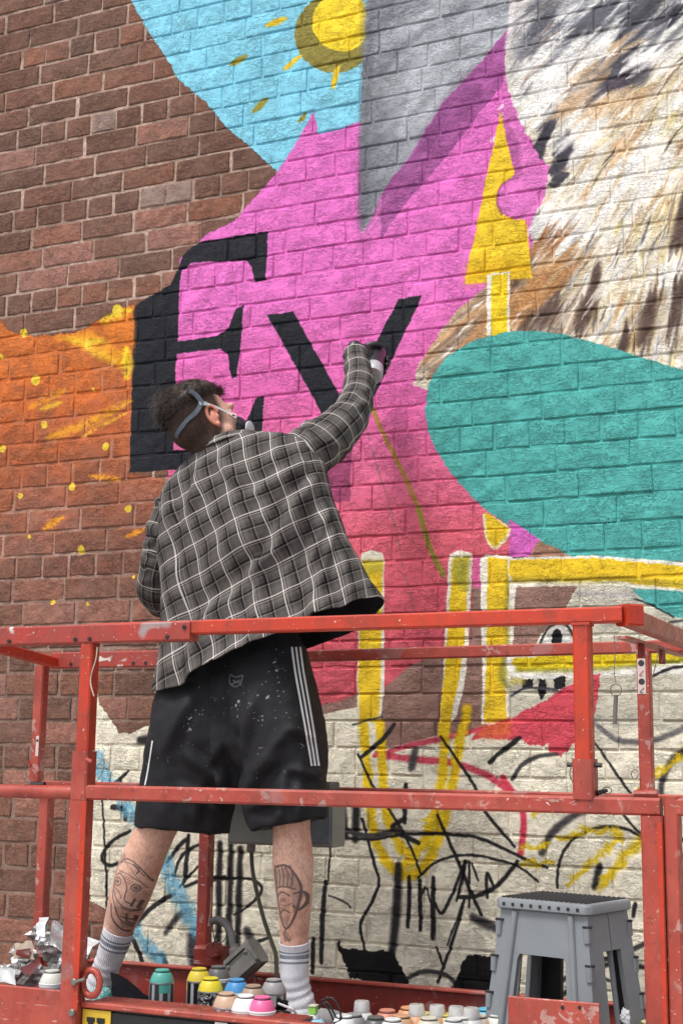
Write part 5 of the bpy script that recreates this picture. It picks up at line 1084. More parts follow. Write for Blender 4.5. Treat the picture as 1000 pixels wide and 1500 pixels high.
# mask: grey cradle over the back of the head, white strap, dark facepiece
grey_el = simple('grey_elastic', (.065, .085, .11), .7, 0, .2, 90, .3); wst = simple('white_strap', (.62, .63, .65), .5, 0, .06, 50, .2); dkm_ = simple('mask_rubber', (.02, .022, .035), .45, 0, .2, 30, .1)
mask = MB(); hel(mask, (.0, .098, -.052), (.040, .036, .040), 24, 16); mo = mask.build('mask', dkm_, person, True)
for s in (-1, 1): mb = MB(); ax_ = (Sd*s*.8+Fd*.5-Ud*.35).normalized(); q0 = hp_(s*.030, .112, -.068); mb.lathe([(.020, 0), (.022, .004), (.022, .011), (.018, .013), (0, .013)], 24, q0, ax_); mf = mb.build('mask_filter', dkm_, mo, 'auto'); MB().lathe([(.0225, 0), (.0240, .001), (.0240, .004), (.0225, .005)], 24, q0+ax_*.009, ax_).build('filter_ring', wst, mf, 'auto')
def onskull(f, u, s_sign=1, off=.010):
    """point on the head surface at forward f, up u (side taken from the skull ellipsoid)"""
    q = 1-((f+.012)/.094)**2-((u-.018)/.086)**2; return hp_(s_sign*math.sqrt(max(q, 0))*.075+s_sign*off*math.sqrt(max(q, .0)), f-(off if f < 0 else -off)*(1-max(q, 0)), u)
def ribbon(name, pts, wv, th, m, par):
    pts = smoothpts(pts, 5); k = len(pts); vs = []; 
    for i, p in enumerate(pts):
        d = (pts[min(i+1, k-1)]-pts[max(i-1, 0)]).normalized(); n_ = (p-HC).normalized(); r_ = d.cross(n_).normalized(); h2 = (wv if not isinstance(wv, tuple) else wv[0]+(wv[1]-wv[0])*i/(k-1))/2
        vs += [p-r_*h2, p+r_*h2, p+r_*h2+n_*th, p-r_*h2+n_*th]
    fs = [(i*4+j, i*4+(j+1) % 4, (i+1)*4+(j+1) % 4, (i+1)*4+j) for i in range(k-1) for j in range(4)]+[(3, 2, 1, 0), tuple((k-1)*4+j for j in range(4))]
    return mesh(name, vs, fs, m, par)
from mathutils.bvhtree import BVHTree
bpy.context.view_layer.update()
def bvh_of(meshes):
    vs = []; fs = []
    for me in meshes: n = len(vs); vs += [v.co.copy() for v in me.vertices]; fs += [tuple(i+n for i in p.vertices) for p in me.polygons]
    return BVHTree.FromPolygons(vs, fs)
bvH = bvh_of([bme, hairo.data, tf.data])
def hpx(x, y, push=0.0):
    """the point of the head or hair seen through (x, y)"""
    d = Vector(ray(x, y)).normalized(); h_ = bvH.ray_cast(V(0, 0, 0), d); p = h_[0] if h_[0] is not None else HC; return p-d*(.003+push)
ribbon('cradle', [hpx(278, 573, .006), hpx(288, 580, .008), hpx(294, 590, .008), hpx(288, 603, .004), hpx(276, 614, .001), hpx(263, 630, .001), hpx(258, 640, .001)], (.015, .012), .002, grey_el, mo)
ribbon('cradle', [hpx(280, 575, .008), hpx(291, 583, .008), hpx(298, 590, .006)], .008, .003, grey_el, mo)
ribbon('cradle', [hpx(298, 592, .006), hpx(285, 606, .002), hpx(272, 620, .001)], .007, .0025, grey_el, mo)
buck = ribbon('buckle', [hpx(292, 591, .008), hpx(303, 592, .006)], .012, .003, simple('buckle_grey', (.35, .38, .42), .5), mo)
ribbon('strap', [hpx(300, 591, .006), hpx(317, 597, .003), hpx(334, 605, .003), hpx(345, 612, .003), hp_(.062, .075, -.028)], (.0075, .006), .0022, wst, mo)
ribbon('strap', [hp_(.064, .062, -.030), hp_(.052, .092, -.048), hp_(.042, .112, -.075)], (.006, .009), .002, dkm_, mo)

# ---- clothes as lofts between silhouette points
def loft(rings, nu=160, sub=14, sq=2.4, bias=0.0):
    """rings: (Lpx, Rpx, Y, half depth); returns grid (rows, nu, 3), arc coordinate, run coordinate"""
    K = []
    for (lx, ly), (rx_, ry_), Y, bd in rings:
        L_, R_ = at(lx, ly, Y), at(rx_, ry_, Y); c_ = (L_+R_)/2; a_ = (R_-L_)/2; K.append([*c_, *a_, bd])
    K = catmull(K, sub); T_ = np.linspace(0, 2*math.pi, nu, endpoint=False)
    ct, st_ = np.cos(T_), np.sin(T_); ex_ = 2/sq; cu = np.sign(ct)*np.abs(ct)**ex_; su = np.sign(st_)*np.abs(st_)**ex_
    G = K[:, None, :3]+cu[None, :, None]*K[:, None, 3:6]; G = G.copy(); G[:, :, 1] += su[None, :]*K[:, None, 6]
    dn = np.diff(K[:, :3], axis=0); run = np.concatenate([[0], np.cumsum(np.linalg.norm(dn, axis=1))])
    seg = np.linalg.norm(np.roll(G, -1, 1)-G, axis=2); k0 = int(nu*.75)      # theta = 270 deg is the middle of the back
    arc = np.zeros(G.shape[:2])
    for j in range(1, nu): 
        i1 = (k0+j) % nu; i0 = (k0+j-1) % nu
        arc[:, i1] = arc[:, i0]+seg[:, i0]
    half = arc.max(1, keepdims=True)/2; arc = np.where(arc > half, arc-arc.max(1, keepdims=True)-seg[:, [(k0-1) % nu]], arc)
    return G, arc, np.repeat(run[:, None], nu, 1), K
def gnormals(G):
    du = np.roll(G, -1, 1)-np.roll(G, 1, 1); dv = np.gradient(G, axis=0); n_ = np.cross(du, dv); n_ /= np.linalg.norm(n_, axis=2, keepdims=True)+1e-9
    c_ = G.mean(1, keepdims=True); s = np.sign(((G-c_)*n_).sum(2, keepdims=True)); return n_*s
def smo(A, k):   # smooth around u and along v
    for _ in range(k): A = (np.roll(A, 1, 1)+np.roll(A, -1, 1)+2*A)/4; A[1:-1] = (A[:-2]+A[2:]+2*A[1:-1])/4
    return A
def gproj(G):
    q = G@CR.T; return 500+F*q[..., 0]/q[..., 2], 750+F*q[..., 1]/q[..., 2]
def vn3(G, f, seed=0): return np.array([mnoise.noise(Vector((p[0]*f+seed, p[1]*f, p[2]*f-seed))) for p in G.reshape(-1, 3)]).reshape(G.shape[:-1])
def folds(G, lst):
    X_, Y_ = gproj(G); D = np.zeros(X_.shape)
    for (x0, y0, x1, y1, wd, amp) in lst:
        L2 = math.hypot(x1-x0, y1-y0); ux, uy = (x1-x0)/L2, (y1-y0)/L2; al_ = (X_-x0)*ux+(Y_-y0)*uy; pr_ = -(X_-x0)*uy+(Y_-y0)*ux
        pr_ = pr_+5*np.sin(al_/38+x0)
        env = np.clip(al_/(L2*.3)+.15, 0, 1)*np.clip((L2-al_)/(L2*.35)+.1, 0, 1); env = env*env*(3-2*env)
        D += amp*env*(np.exp(-(pr_/wd)**2)-.55*np.exp(-((pr_-wd*1.7)/(wd*1.1))**2))
    return D
def grid_mesh(name, G, uvu, uvv, m, parent, capends=(False, False), flip=False):
    r_, n = G.shape[:2]; vs = G.reshape(-1, 3)
    fs = []; uvs = []
    me = bpy.data.meshes.new(name); quads = []; uq_ = []
    per = None
    for i in range(r_-1):
        for j in range(n):
            j2 = (j+1) % n; quads.append((i*n+j, (i+1)*n+j, (i+1)*n+j2, i*n+j2) if not flip else (i*n+j2, (i+1)*n+j2, (i+1)*n+j, i*n+j))
            a_, b_, c_, d_ = uvu[i, j], uvu[i+1, j], uvu[i+1, j2], uvu[i, j2]
            if abs(a_-d_) > .1: d_ = a_+.002; c_ = b_+.002
            q4 = [(a_, uvv[i, j]), (b_, uvv[i+1, j]), (c_, uvv[i+1, j2]), (d_, uvv[i, j2])]; uq_ += q4 if not flip else [q4[3], q4[2], q4[1], q4[0]]
    if capends[0]: quads.append(tuple(range(n))); uq_ += [(uvu[0, j], uvv[0, j]) for j in range(n)]
    if capends[1]: quads.append(tuple((r_-1)*n+j for j in range(n))[::-1]); uq_ += [(uvu[-1, j], uvv[-1, j]) for j in range(n)][::-1]
    me.from_pydata([tuple(v) for v in vs], [], quads); l_ = me.uv_layers.new(name='UVMap'); l_.data.foreach_set('uv', np.array(uq_, np.float32).ravel())
    for mm in (m if isinstance(m, (list, tuple)) else [m]): me.materials.append(mm)
    me.shade_smooth(); return link(name, me, parent)
# plaid cloth
def plaid_mat():
    m, t, b = new_mat('plaid_flannel', .92); uv = N(t, 'ShaderNodeTexCoord').outputs['UV']; sp = N(t, 'ShaderNodeSeparateXYZ'); t.links.new(uv, sp.inputs[0]); PER = .077
    D_, M_, H_ = .045, .098, .165
    def bands(s, off):
        f_ = math_(t, 'FRACT', math_(t, 'ADD', math_(t, 'DIVIDE', s, PER), off+100))
        g_ = ramp(t, f_, [(0, H_), (.06, D_), (.09, D_), (.095, M_), (.20, M_), (.205, H_), (.25, H_), (.255, M_), (.33, M_), (.335, D_), (.64, D_), (.645, D_*1.5), (.74, D_*1.5), (.745, M_), (.99, M_)])
        w_ = ramp(t, f_, [(0, .9), (.040, .9), (.052, 0.0), (.092, 0.0), (.097, .5), (.116, .5), (.122, 0.0), (.565, 0.0), (.57, .30), (.588, .30), (.593, 0.0)])
        k_ = ramp(t, f_, [(.058, 0.0), (.062, .8), (.090, .8), (.095, 0.0), (.470, 0.0), (.478, 1.0), (.540, 1.0), (.548, 0.0)]); return g_, w_, k_
    ga, wa, ka = bands(sp.outputs[0], .1); gb, wb, kb = bands(sp.outputs[1], .35)
    tw = math_(t, 'SINE', math_(t, 'MULTIPLY', math_(t, 'ADD', sp.outputs[0], sp.outputs[1]), 2*math.pi/.0032)); tf_ = math_(t, 'ADD', math_(t, 'MULTIPLY', tw, .1), .5)
    c = mix(t, tf_, ga, gb)
    kk = math_(t, 'ADD', math_(t, 'MULTIPLY', ka, .78), math_(t, 'MULTIPLY', kb, .78)); kk = math_(t, 'MINIMUM', kk, .95); c = mix(t, kk, c, (.003, .003, .003))
    ww = math_(t, 'MINIMUM', math_(t, 'ADD', math_(t, 'MULTIPLY', wa, .60), math_(t, 'MULTIPLY', wb, .56)), 1.0); c = mix(t, ww, c, (.74, .73, .73))
    c = mix(t, 1.0, c, (1.0, .92, .87), 'MULTIPLY')
    c = mix(t, ramp(t, noise(t, 9, 3, vec=uv), [(.35, .0), (.7, .12)]), c, (.10, .085, .08)); t.links.new(c, b.inputs['Base Color'])
    b.inputs['Specular IOR Level'].default_value = .08
    h_ = math_(t, 'ADD', math_(t, 'MULTIPLY', tw, .25), noise(t, 900, 2, vec=uv)); n1 = bump(t, b, h_, .35, .0006)
    cr_ = noise(t, 34, 4, .6, vec=uv, dist=.8); bump(t, b, cr_, .35, .004, normal=n1); return m
PLAID = plaid_mat(); LINING = simple('dark_lining', (.008, .008, .010), .95, 0, .3, 60, .3)
def add_lining(o, th=.004):
    o.data.materials.append(LINING); s = o.modifiers.new('s', 'SOLIDIFY'); s.thickness = th; s.offset = -1; s.material_offset = 1; s.material_offset_rim = 0
torso = [((294, 660), (362, 633), 3.37, .050), ((283, 675), (392, 633), 3.38, .072), ((264, 696), (427, 637), 3.39, .092), ((247, 722), (452, 649), 3.40, .112), ((240, 762), (469, 678), 3.40, .128), ((241, 810), (482, 718), 3.40, .136),
         ((244, 860), (498, 765), 3.40, .138), ((245, 910), (521, 815), 3.41, .145), ((244, 960), (540, 850), 3.415, .168), ((243, 1008), (551, 872), 3.41, .185)]
G, arc, run, K = loft(torso, 220, 20)
nrm = gnormals(G); nrm = smo(nrm, 2)
X_, Y_ = gproj(G); rows = np.linspace(0, 1, G.shape[0])[:, None]
D = folds(G, [(468, 690, 395, 800, 9, .007), (470, 700, 350, 860, 11, .006), (455, 672, 350, 745, 9, .005), (478, 730, 440, 860, 10, .008), (486, 760, 470, 880, 8, .006), (452, 745, 430, 900, 9, -.006), (400, 800, 350, 960, 12, .006),
              (430, 780, 330, 880, 10, .006), (380, 850, 275, 930, 12, .006), (330, 860, 262, 960, 10, .005), (500, 800, 520, 880, 8, .006), (300, 680, 275, 760, 8, .006), (262, 712, 262, 800, 7, -.005), (320, 670, 350, 720, 8, .004),
              (250, 760, 275, 900, 8, -.005), (420, 640, 380, 700, 9, .004), (440, 650, 455, 700, 7, -.005), (360, 760, 300, 840, 14, .004), (290, 900, 268, 1000, 10, .006), (345, 880, 335, 980, 11, .005), (455, 850, 470, 930, 9, .005), (390, 700, 380, 800, 14, .003)])
D *= 2.3; D += vn3(G, 9, 3)*.008*np.clip(rows*2, .3, 1)+vn3(G, 22, 8)*.0028
# hem wave
hem = np.clip((rows-.88)/.12, 0, 1); th_ = np.linspace(0, 2*math.pi, 220, endpoint=False)[None, :]
D += hem*(.010*np.sin(th_*7+1)+.006*np.sin(th_*13))
G2 = G+nrm*D[..., None]
drop = hem*(.012*np.sin(th_*2+.6)+.006*np.sin(th_*5)); G2[..., 2] -= drop*.8
# the open front swings forward and down at the right
bk_ = np.clip(-np.sin(th_), 0, 1)*np.clip((rows-.45)/.55, 0, 1)**1.5; G2[..., 2] -= bk_*.042
fr = np.clip(np.sin(th_), 0, 1)*np.clip(np.cos(th_)+.35, 0, 1)*np.clip((rows-.6)/.4, 0, 1); G2[..., 1] += fr*.03; G2[..., 2] -= fr*.035; G2[..., 0] -= fr*.02
wu = vn3(G, 4, 31)*.014+vn3(G, 11, 5)*.005+D*.2; wv_ = vn3(G, 4, 47)*.016+vn3(G, 11, 15)*.005-D*.25
vfix = run+arc*0.0
shirt = grid_mesh('shirt', G2, arc+wu-.15*vfix, vfix+wv_+.13*arc, PLAID, person); add_lining(shirt)
def sleeve(seq, name, seed, fl, uoff, nfold, amp):
    P = [(*at(x, y, Y), PXR(r, Y)) for x, y, Y, r in seq]; C = catmull(P, 16); n = 96; k = len(C); pts = C[:, :3]; rad = C[:, 3]
    G = np.zeros((k, n, 3)); u = None; run = np.concatenate([[0], np.cumsum(np.linalg.norm(np.diff(pts, axis=0), axis=1))])
    for i in range(k):
        d = pts[min(i+1, k-1)]-pts[max(i-1, 0)]; d /= np.linalg.norm(d)
        if u is None: u = np.cross(d, [0, -1., 0]); u /= np.linalg.norm(u)
        u = u-d*(u@d); u /= np.linalg.norm(u); q = np.cross(d, u); T_ = np.linspace(0, 2*math.pi, n, endpoint=False)
        G[i] = pts[i]+(np.cos(T_)[:, None]*u+np.sin(T_)[:, None]*q)*rad[i]
    T_ = np.linspace(0, 2*math.pi, n, endpoint=False)[None, :]; rr = run[:, None]
    D = np.zeros((k, n)); r_ = random.Random(seed)
    for _ in range(nfold):
        c0_ = r_.uniform(.05, run[-1]); t0 = r_.uniform(0, 6.28); sk = r_.uniform(-.025, .025); wd = r_.uniform(.007, .014); ww = r_.uniform(.7, 1.5)
        dt = (T_-t0+math.pi) % (2*math.pi)-math.pi; D += amp*r_.uniform(.5, 1.3)*np.exp(-((rr-c0_-sk*dt)/wd)**2)*np.exp(-(dt/ww)**2)
    D -= D.mean(); D += vn3(G, 14, seed)*.005+vn3(G, 35, seed+1)*.0018
    nr = G-pts[:, None, :]; nr /= np.linalg.norm(nr, axis=2, keepdims=True); G2 = G+nr*D[..., None]; G2 += folds(G, fl)[..., None]*nr
    arc_ = ((T_+math.pi/2) % (2*math.pi))*rad.mean()*np.ones((k, 1))
    if uoff is None: uoff = 0
    o = grid_mesh(name, G2, arc_+vn3(G, 9, seed+5)*.006+uoff, np.repeat(rr, n, 1)+vn3(G, 9, seed+9)*.007+D*1.2, PLAID, shirt, (False, False), True); add_lining(o, .003); return o, G2
slR, GR = sleeve([(418, 682, 3.40, 40), (440, 670, 3.43, 45), (464, 655, 3.48, 43), (490, 633, 3.55, 38), (514, 605, 3.65, 32), (524, 576, 3.73, 27), (525, 550, 3.78, 23.5), (522, 530, 3.82, 21.5), (521, 517, 3.84, 19.5)], 'sleeve', 4,
       [(505, 600, 545, 590, 6, .006), (500, 580, 545, 560, 5, .005), (470, 640, 520, 660, 6, .006), (450, 620, 470, 680, 6, .006)], 0, 20, .0055)
slL, GL = sleeve([(282, 722, 3.39, 30), (264, 738, 3.39, 34), (249, 762, 3.38, 35), (240, 800, 3.38, 34), (232, 838, 3.39, 34), (231, 862, 3.43, 34), (240, 880, 3.50, 30), (258, 888, 3.58, 26), (272, 890, 3.64, 22)], 'sleeve', 12,
       [(215, 780, 248, 800, 5, .007), (212, 795, 245, 770, 4, .006), (200, 850, 240, 845, 6, .005)], .02, 18, .006)
# collar folded flat on the shoulders
col = [((303, 657), (362, 632), 3.362, .044), ((296, 666), (370, 634), 3.365, .054), ((292, 674), (381, 638), 3.37, .066)]
Gc, ac, rc, _ = loft(col, 120, 6, 2.2); nc = gnormals(Gc); Gc = Gc+nc*(.006+.003*np.sin(np.linspace(0, 6.28*3, 120))[None, :, None]); co = grid_mesh('collar', Gc, ac, rc*1.3+.03, PLAID, shirt); add_lining(co, .003)
# shirt tag loop
# paint specks and seam: yoke line
# ---- shorts
def ringsolid(mb, rings, nu=48, sub=8, sq=2.3):
    Gs, *_ = loft(rings, nu, sub, sq); r_ = Gs.shape[0]; mb.add([tuple(p) for p in Gs.reshape(-1, 3)], [(i*nu+j, (i+1)*nu+j, (i+1)*nu+(j+1) % nu, i*nu+(j+1) % nu) for i in range(r_-1) for j in range(nu)]+[tuple(range(nu)), tuple((r_-1)*nu+j for j in range(nu))[::-1]])
sh = MB()
ringsolid(sh, [((282, 885), (362, 875), 3.43, .085), ((270, 935), (362, 925), 3.42, .098), ((243, 1000), (366, 985), 3.42, .118), ((229, 1070), (352, 1065), 3.41, .135), ((216, 1140), (342, 1146), 3.42, .118), ((206, 1203), (331, 1216), 3.43, .104), ((204.5, 1210), (331, 1222), 3.43, .104)])
ringsolid(sh, [((330, 880), (415, 870), 3.43, .085), ((330, 930), (427, 920), 3.42, .098), ((333, 985), (449, 975), 3.41, .125), ((342, 1060), (465, 1050), 3.40, .138), ((350, 1140), (471, 1125), 3.40, .118), ((371, 1212), (475, 1193), 3.40, .098), ((373, 1219), (476, 1198), 3.40, .098)])
limb(sh, [(300, 1030, 3.385, 56), (290, 1065, 3.385, 56)]); limb(sh, [(392, 1020, 3.38, 60), (396, 1050, 3.375, 58)]); limb(sh, [(348, 900, 3.42, 46), (346, 960, 3.40, 52), (346, 1020, 3.395, 62), (346, 1080, 3.41, 60), (346, 1120, 3.42, 48)])
sme = remesh(sh, .006, 10); sc_n = len(sme.vertices); sco = np.zeros(sc_n*3, np.float32); sme.vertices.foreach_get('co', sco); sco = sco.reshape(-1, 1, 3).astype(float)
snn = np.zeros(sc_n*3, np.float32); sme.vertices.foreach_get('normal', snn); snn = snn.reshape(-1, 1, 3)
DS = folds(sco, [(340, 1170, 300, 1040, 10, .008), (345, 1160, 265, 1090, 9, .007), (345, 1120, 380, 1010, 9, .006), (352, 1170, 420, 1100, 9, .008), (350, 1140, 440, 1060, 9, .006), (335, 1190, 250, 1150, 8, .006), (360, 1190, 450, 1150, 8, .007), (238, 1100, 300, 1000, 9, .006),
                 (250, 1180, 240, 1080, 8, .004), (400, 1210, 420, 1120, 8, .006), (440, 1205, 445, 1100, 8, .005), (420, 1060, 470, 1090, 7, .005), (290, 1215, 300, 1130, 8, .005), (420, 1120, 472, 1140, 7, .006), (300, 1120, 330, 1080, 8, .005), (340, 1060, 342, 1160, 9, -.010)])
DS = DS*1.7+(vn3(sco, 11, 2)*.009+vn3(sco, 30, 4)*.0025); sco2 = (sco+snn*DS[..., None]).astype(np.float32); sme.vertices.foreach_set('co', sco2.ravel()); sme.update()
SHORT, t, b = new_mat('black_shorts', .7); b.inputs['Specular IOR Level'].default_value = .3; n = noise(t, 20, 4); c = ramp(t, n, [(.3, (.008, .008, .010)), (.7, (.016, .015, .019))])
# splashes of paint
s1 = noise(t, 62, 4, .75, dist=.9); g1 = noise(t, 11, 2, .5); f1 = math_(t, 'MULTIPLY', ramp(t, s1, [(.665, 0.0), (.69, 1.0)]), ramp(t, g1, [(.52, 0.0), (.6, 1.0)])); spz = N(t, 'ShaderNodeSeparateXYZ'); t.links.new(N(t, 'ShaderNodeNewGeometry').outputs['Position'], spz.inputs[0])
c = mix(t, math_(t, 'MULTIPLY', f1, .8), c, (.36, .37, .38)); t.links.new(c, b.inputs['Base Color']); bump(t, b, noise(t, 380, 3), .25, .0006)
sme.materials.append(SHORT); sme.shade_smooth(); shorts = link('shorts', sme, person)
bpy.context.view_layer.update()
from mathutils.bvhtree import BVHTree
bvS = BVHTree.FromPolygons([v.co.copy() for v in sme.vertices], [tuple(p.vertices) for p in sme.polygons])
def onbvh(bv, x, y, off=.0012):
    d = Vector(ray(x, y)).normalized(); h_ = bv.ray_cast(V(0, 0, 0), d)
    return (h_[0]+h_[1]*off if h_[0] is not None else at(x, y, 3.3)), h_[1]
def decal_line(bv, pts, wpx, name, m, par, off=.0015):
    pts = catmull(pts, 12); k = len(pts); vs = []
    for i in range(k):
        d = pts[min(i+1, k-1)]-pts[max(i-1, 0)]; d = d/np.hypot(*d); nx2, ny2 = -d[1]*wpx/2, d[0]*wpx/2
        vs += [onbvh(bv, pts[i][0]-nx2, pts[i][1]-ny2, off)[0], onbvh(bv, pts[i][0]+nx2, pts[i][1]+ny2, off)[0]]
    return mesh(name, vs, [(2*i, 2*i+1, 2*i+3, 2*i+2) for i in range(k-1)], m, par)
wstr = simple('white_stripe', (.68, .68, .70), .6, 0, .05, 60, .1)
for k in range(3): decal_line(bvS, [(427+k*6, 948), (432+k*6, 985), (440+k*6, 1030), (449+k*5.6, 1080), (456+k*5.2, 1122)], 3.0, 'stripe', wstr, shorts)
decal_line(bvS, [(224, 1085), (217, 1130), (213, 1150)], 2.0, 'side_piping', wstr, shorts)
gsh = simple('grey_print', (.09, .095, .10), .6, 0, .2, 90, .1)
for pts in ([(338, 988), (337, 1000), (345, 1006), (353, 1001), (356, 989)], [(338, 988), (346, 992), (356, 989)], [(342, 996), (347, 1000), (352, 996)], [(340, 1003), (348, 998), (354, 1004)]): decal_line(bvS, pts, 2.0, 'chest_print' if 0 else 'small_print', gsh, shorts)
fl_m = simple('paint_fleck', (.22, .23, .25), .6, 0, .3, 90, .1); rs = random.Random(21); mb = MB()
for cx, cy, sx_, sy_, n_ in ((278, 1070, 6, 16, 26), (345, 1040, 16, 6, 22), (380, 1055, 5, 6, 14), (362, 1015, 8, 12, 14), (410, 985, 10, 22, 40), (395, 1000, 14, 20, 18), (425, 1040, 8, 12, 14), (382, 1130, 4, 26, 18), (285, 1045, 6, 6, 10), (245, 1120, 10, 10, 8), (330, 1020, 20, 20, 12), (300, 1100, 40, 40, 16)):
    for _ in range(int(n_*.6)):
        x, y = rs.gauss(cx, sx_), rs.gauss(cy, sy_); p, nn2 = onbvh(bvS, x, y, .0008)
        if nn2 is None: continue
        r_ = rs.uniform(.6, 2.0)*3.3/F*(2.6 if rs.random() < .12 else .8); uu = nn2.orthogonal().normalized(); vv2 = nn2.cross(uu); m2 = rs.randint(5, 7); ph = rs.uniform(0, 6); e_ = rs.uniform(.4, 1)
        mb.add([p+(uu*math.cos(ph+i*2*math.pi/m2)+vv2*math.sin(ph+i*2*math.pi/m2)*e_)*r_*rs.uniform(.6, 1.2) for i in range(m2)], [tuple(range(m2))])
o = mb.build('paint_flecks', fl_m, shorts); o['kind'] = 'stuff'
# ---- socks and shoes
SOCK, t, b = new_mat('white_ribbed_sock', .9); tc = N(t, 'ShaderNodeTexCoord').outputs['UV']; sp = N(t, 'ShaderNodeSeparateXYZ'); t.links.new(tc, sp.inputs[0]); v_ = sp.outputs[1]
bd_ = lambda lo, hi: math_(t, 'MULTIPLY', math_(t, 'GREATER_THAN', v_, lo), math_(t, 'LESS_THAN', v_, hi))
s_ = math_(t, 'ADD', math_(t, 'ADD', bd_(.020, .026), bd_(.031, .043)), bd_(.050, .056)); rib = math_(t, 'SINE', math_(t, 'MULTIPLY', sp.outputs[0], 2*math.pi/.0046))
c = mix(t, math_(t, 'MULTIPLY', s_, 1.0), ramp(t, rib, [(0, (.70, .70, .76)), (1, (.87, .87, .90))]), (.19, .21, .27)); c = mix(t, ramp(t, noise(t, 30, 3), [(.4, 0.0), (.8, .35)]), c, (.5, .5, .52)); t.links.new(c, b.inputs['Base Color']); bump(t, b, rib, .6, .0012)
def sock(seq, seed):
    P = [(*at(x, y, Y), PXR(r, Y)) for x, y, Y, r in seq]; C = catmull(P, 10); n = 60; k = len(C); pts = C[:, :3]; rad = C[:, 3]; G = np.zeros((k, n, 3)); u = None; run = np.concatenate([[0], np.cumsum(np.linalg.norm(np.diff(pts, axis=0), axis=1))]); T_ = np.linspace(0, 2*math.pi, n, endpoint=False)
    for i in range(k):
        d = pts[min(i+1, k-1)]-pts[max(i-1, 0)]; d /= np.linalg.norm(d)
        if u is None: u = np.cross(d, [0, -1., 0]); u /= np.linalg.norm(u)
        u = u-d*(u@d); u /= np.linalg.norm(u); q = np.cross(d, u); G[i] = pts[i]+(np.cos(T_)[:, None]*u+np.sin(T_)[:, None]*q)*rad[i]
    nr = G-pts[:, None, :]; nr /= np.linalg.norm(nr, axis=2, keepdims=True); Dd = vn3(G, 30, seed)*.0022*np.clip(run[:, None]/.05, 0, 1)+.0016*np.sin(run[:, None]*260+2*np.sin(T_)[None, :])*np.clip((run[:, None]-.07)/.05, 0, 1); G = G+nr*Dd[..., None]
    o = grid_mesh('sock', G, np.repeat((T_*.033)[None, :], k, 0), np.repeat(run[:, None], n, 1), SOCK, person, (False, False), True); s = o.modifiers.new('s', 'SOLIDIFY'); s.thickness = .0025; s.offset = -1; return o
sock([(174.5, 1361, 3.465, 26), (170, 1376, 3.47, 25), (162, 1400, 3.475, 23), (153, 1425, 3.48, 22), (146, 1448, 3.485, 25), (144, 1466, 3.49, 26)], 1)
sock([(430.5, 1379, 3.425, 23.5), (431, 1395, 3.43, 23.2), (431, 1425, 3.43, 22.5), (432.5, 1452, 3.435, 24.5), (436, 1474, 3.44, 28), (437, 1496, 3.45, 28)], 2)
def shoe(x, y, Y, ang, m_up, accents, lab=None):
    """heel at (x, y), pointing away from the viewer at angle ang from +Y"""
    p = at(x, y, Y); p.z = FZ; fd = V(math.sin(ang), math.cos(ang), 0); sd_ = V(fd.y, -fd.x, 0)
    out = [(-.012, .024), (.02, .036), (.08, .036), (.14, .044), (.19, .046), (.235, .038), (.262, .018)]
    mb = MB(); n = 20; lvls = []
    def ringz(z, k, kz): 
        pts = []
        for i, (f_, w_) in enumerate(out): pts.append(p+fd*(f_ if i else f_+(1-k)*.01)+sd_*w_*k+V(0, 0, z[i] if isinstance(z, list) else z))
        for i, (f_, w_) in reversed(list(enumerate(out))): pts.append(p+fd*(f_ if i else f_+(1-k)*.01)-sd_*w_*k+V(0, 0, z[i] if isinstance(z, list) else z))
        return pts
    def st_(R): vs = [q for r_ in R for q in r_]; m_ = len(R[0]); return vs, [(i*m_+j, i*m_+(j+1) % m_, (i+1)*m_+(j+1) % m_, (i+1)*m_+j) for i in range(len(R)-1) for j in range(m_)]+[tuple(range(m_-1, -1, -1)), tuple((len(R)-1)*m_+j for j in range(m_))]
    mb.add(*st_([ringz(.001, .96, 0), ringz(.006, 1.04, 0), ringz(.022, 1.05, 0), ringz(.028, 1.0, 0)])); so_ = mb.build('shoe_sole' if 0 else 'shoe', WHT, person)
    up = MB(); up.add(*st_([ringz(.0285, .98, 0), ringz([.06, .06, .055, .048, .042, .038, .034], .98, 0), ringz([.085, .085, .080, .068, .054, .046, .038], .72, 0), ringz([.090, .092, .086, .074, .058, .048, .038], .5, 0)])); u_ = up.build('upper', m_up, so_, True)
    return so_
tealp, t, b = new_mat('shoe_teal_white', .6); t.links.new(ramp(t, noise(t, 28, 3, .6, dist=1.2), [(.42, (.70, .72, .72)), (.46, (.07, .42, .42)), (.56, (.10, .50, .50)), (.6, (.66, .69, .69))]), b.inputs['Base Color'])
shoe(146, 1470, 3.44, -.35, tealp, None); shoe(436, 1500, 3.40, .15, simple('shoe_grey_white', (.5, .5, .52), .6, 0, .2, 40, .3), None)
# ---- gloved right hand round the can it sprays with
GLV = simple('black_nitrile', (.010, .010, .012), .38, 0, .4, 60, .35)
cbot = at(545, 551, 3.84); cax = (V(-.20, .66, .72)).normalized(); ctop = cbot+cax*.175
hc = thing('spray_can', cbot, 'spray can held up in the black gloved hand against the letter y', 'spray can', None)
hc.rotation_euler = cax.to_track_quat('Z', 'Y').to_euler()
R0 = .0325
MB().lathe([(R0-.012, .004), (R0-.006, .003), (R0-.002, .0), (R0, .003), (R0, .048), (R0-.0002, .0485)], 28).build('base', simple('held_can_base', (.5, .51, .53), .32, .3, .2, 20, 0), hc, 'auto', world=False); MB().lathe([(R0-.001, .0486), (R0, .0488), (R0, .150), (R0-.001, .151)], 28).build('body', simple('held_can_body', (.02, .02, .024), .32, 0, .2, 20, 0), hc, 'auto', world=False)
MB().lathe([(0, .0052), (.016, .005), (R0-.013, .0045)], 28).build('base_dome', ALU, hc, 'auto', world=False)
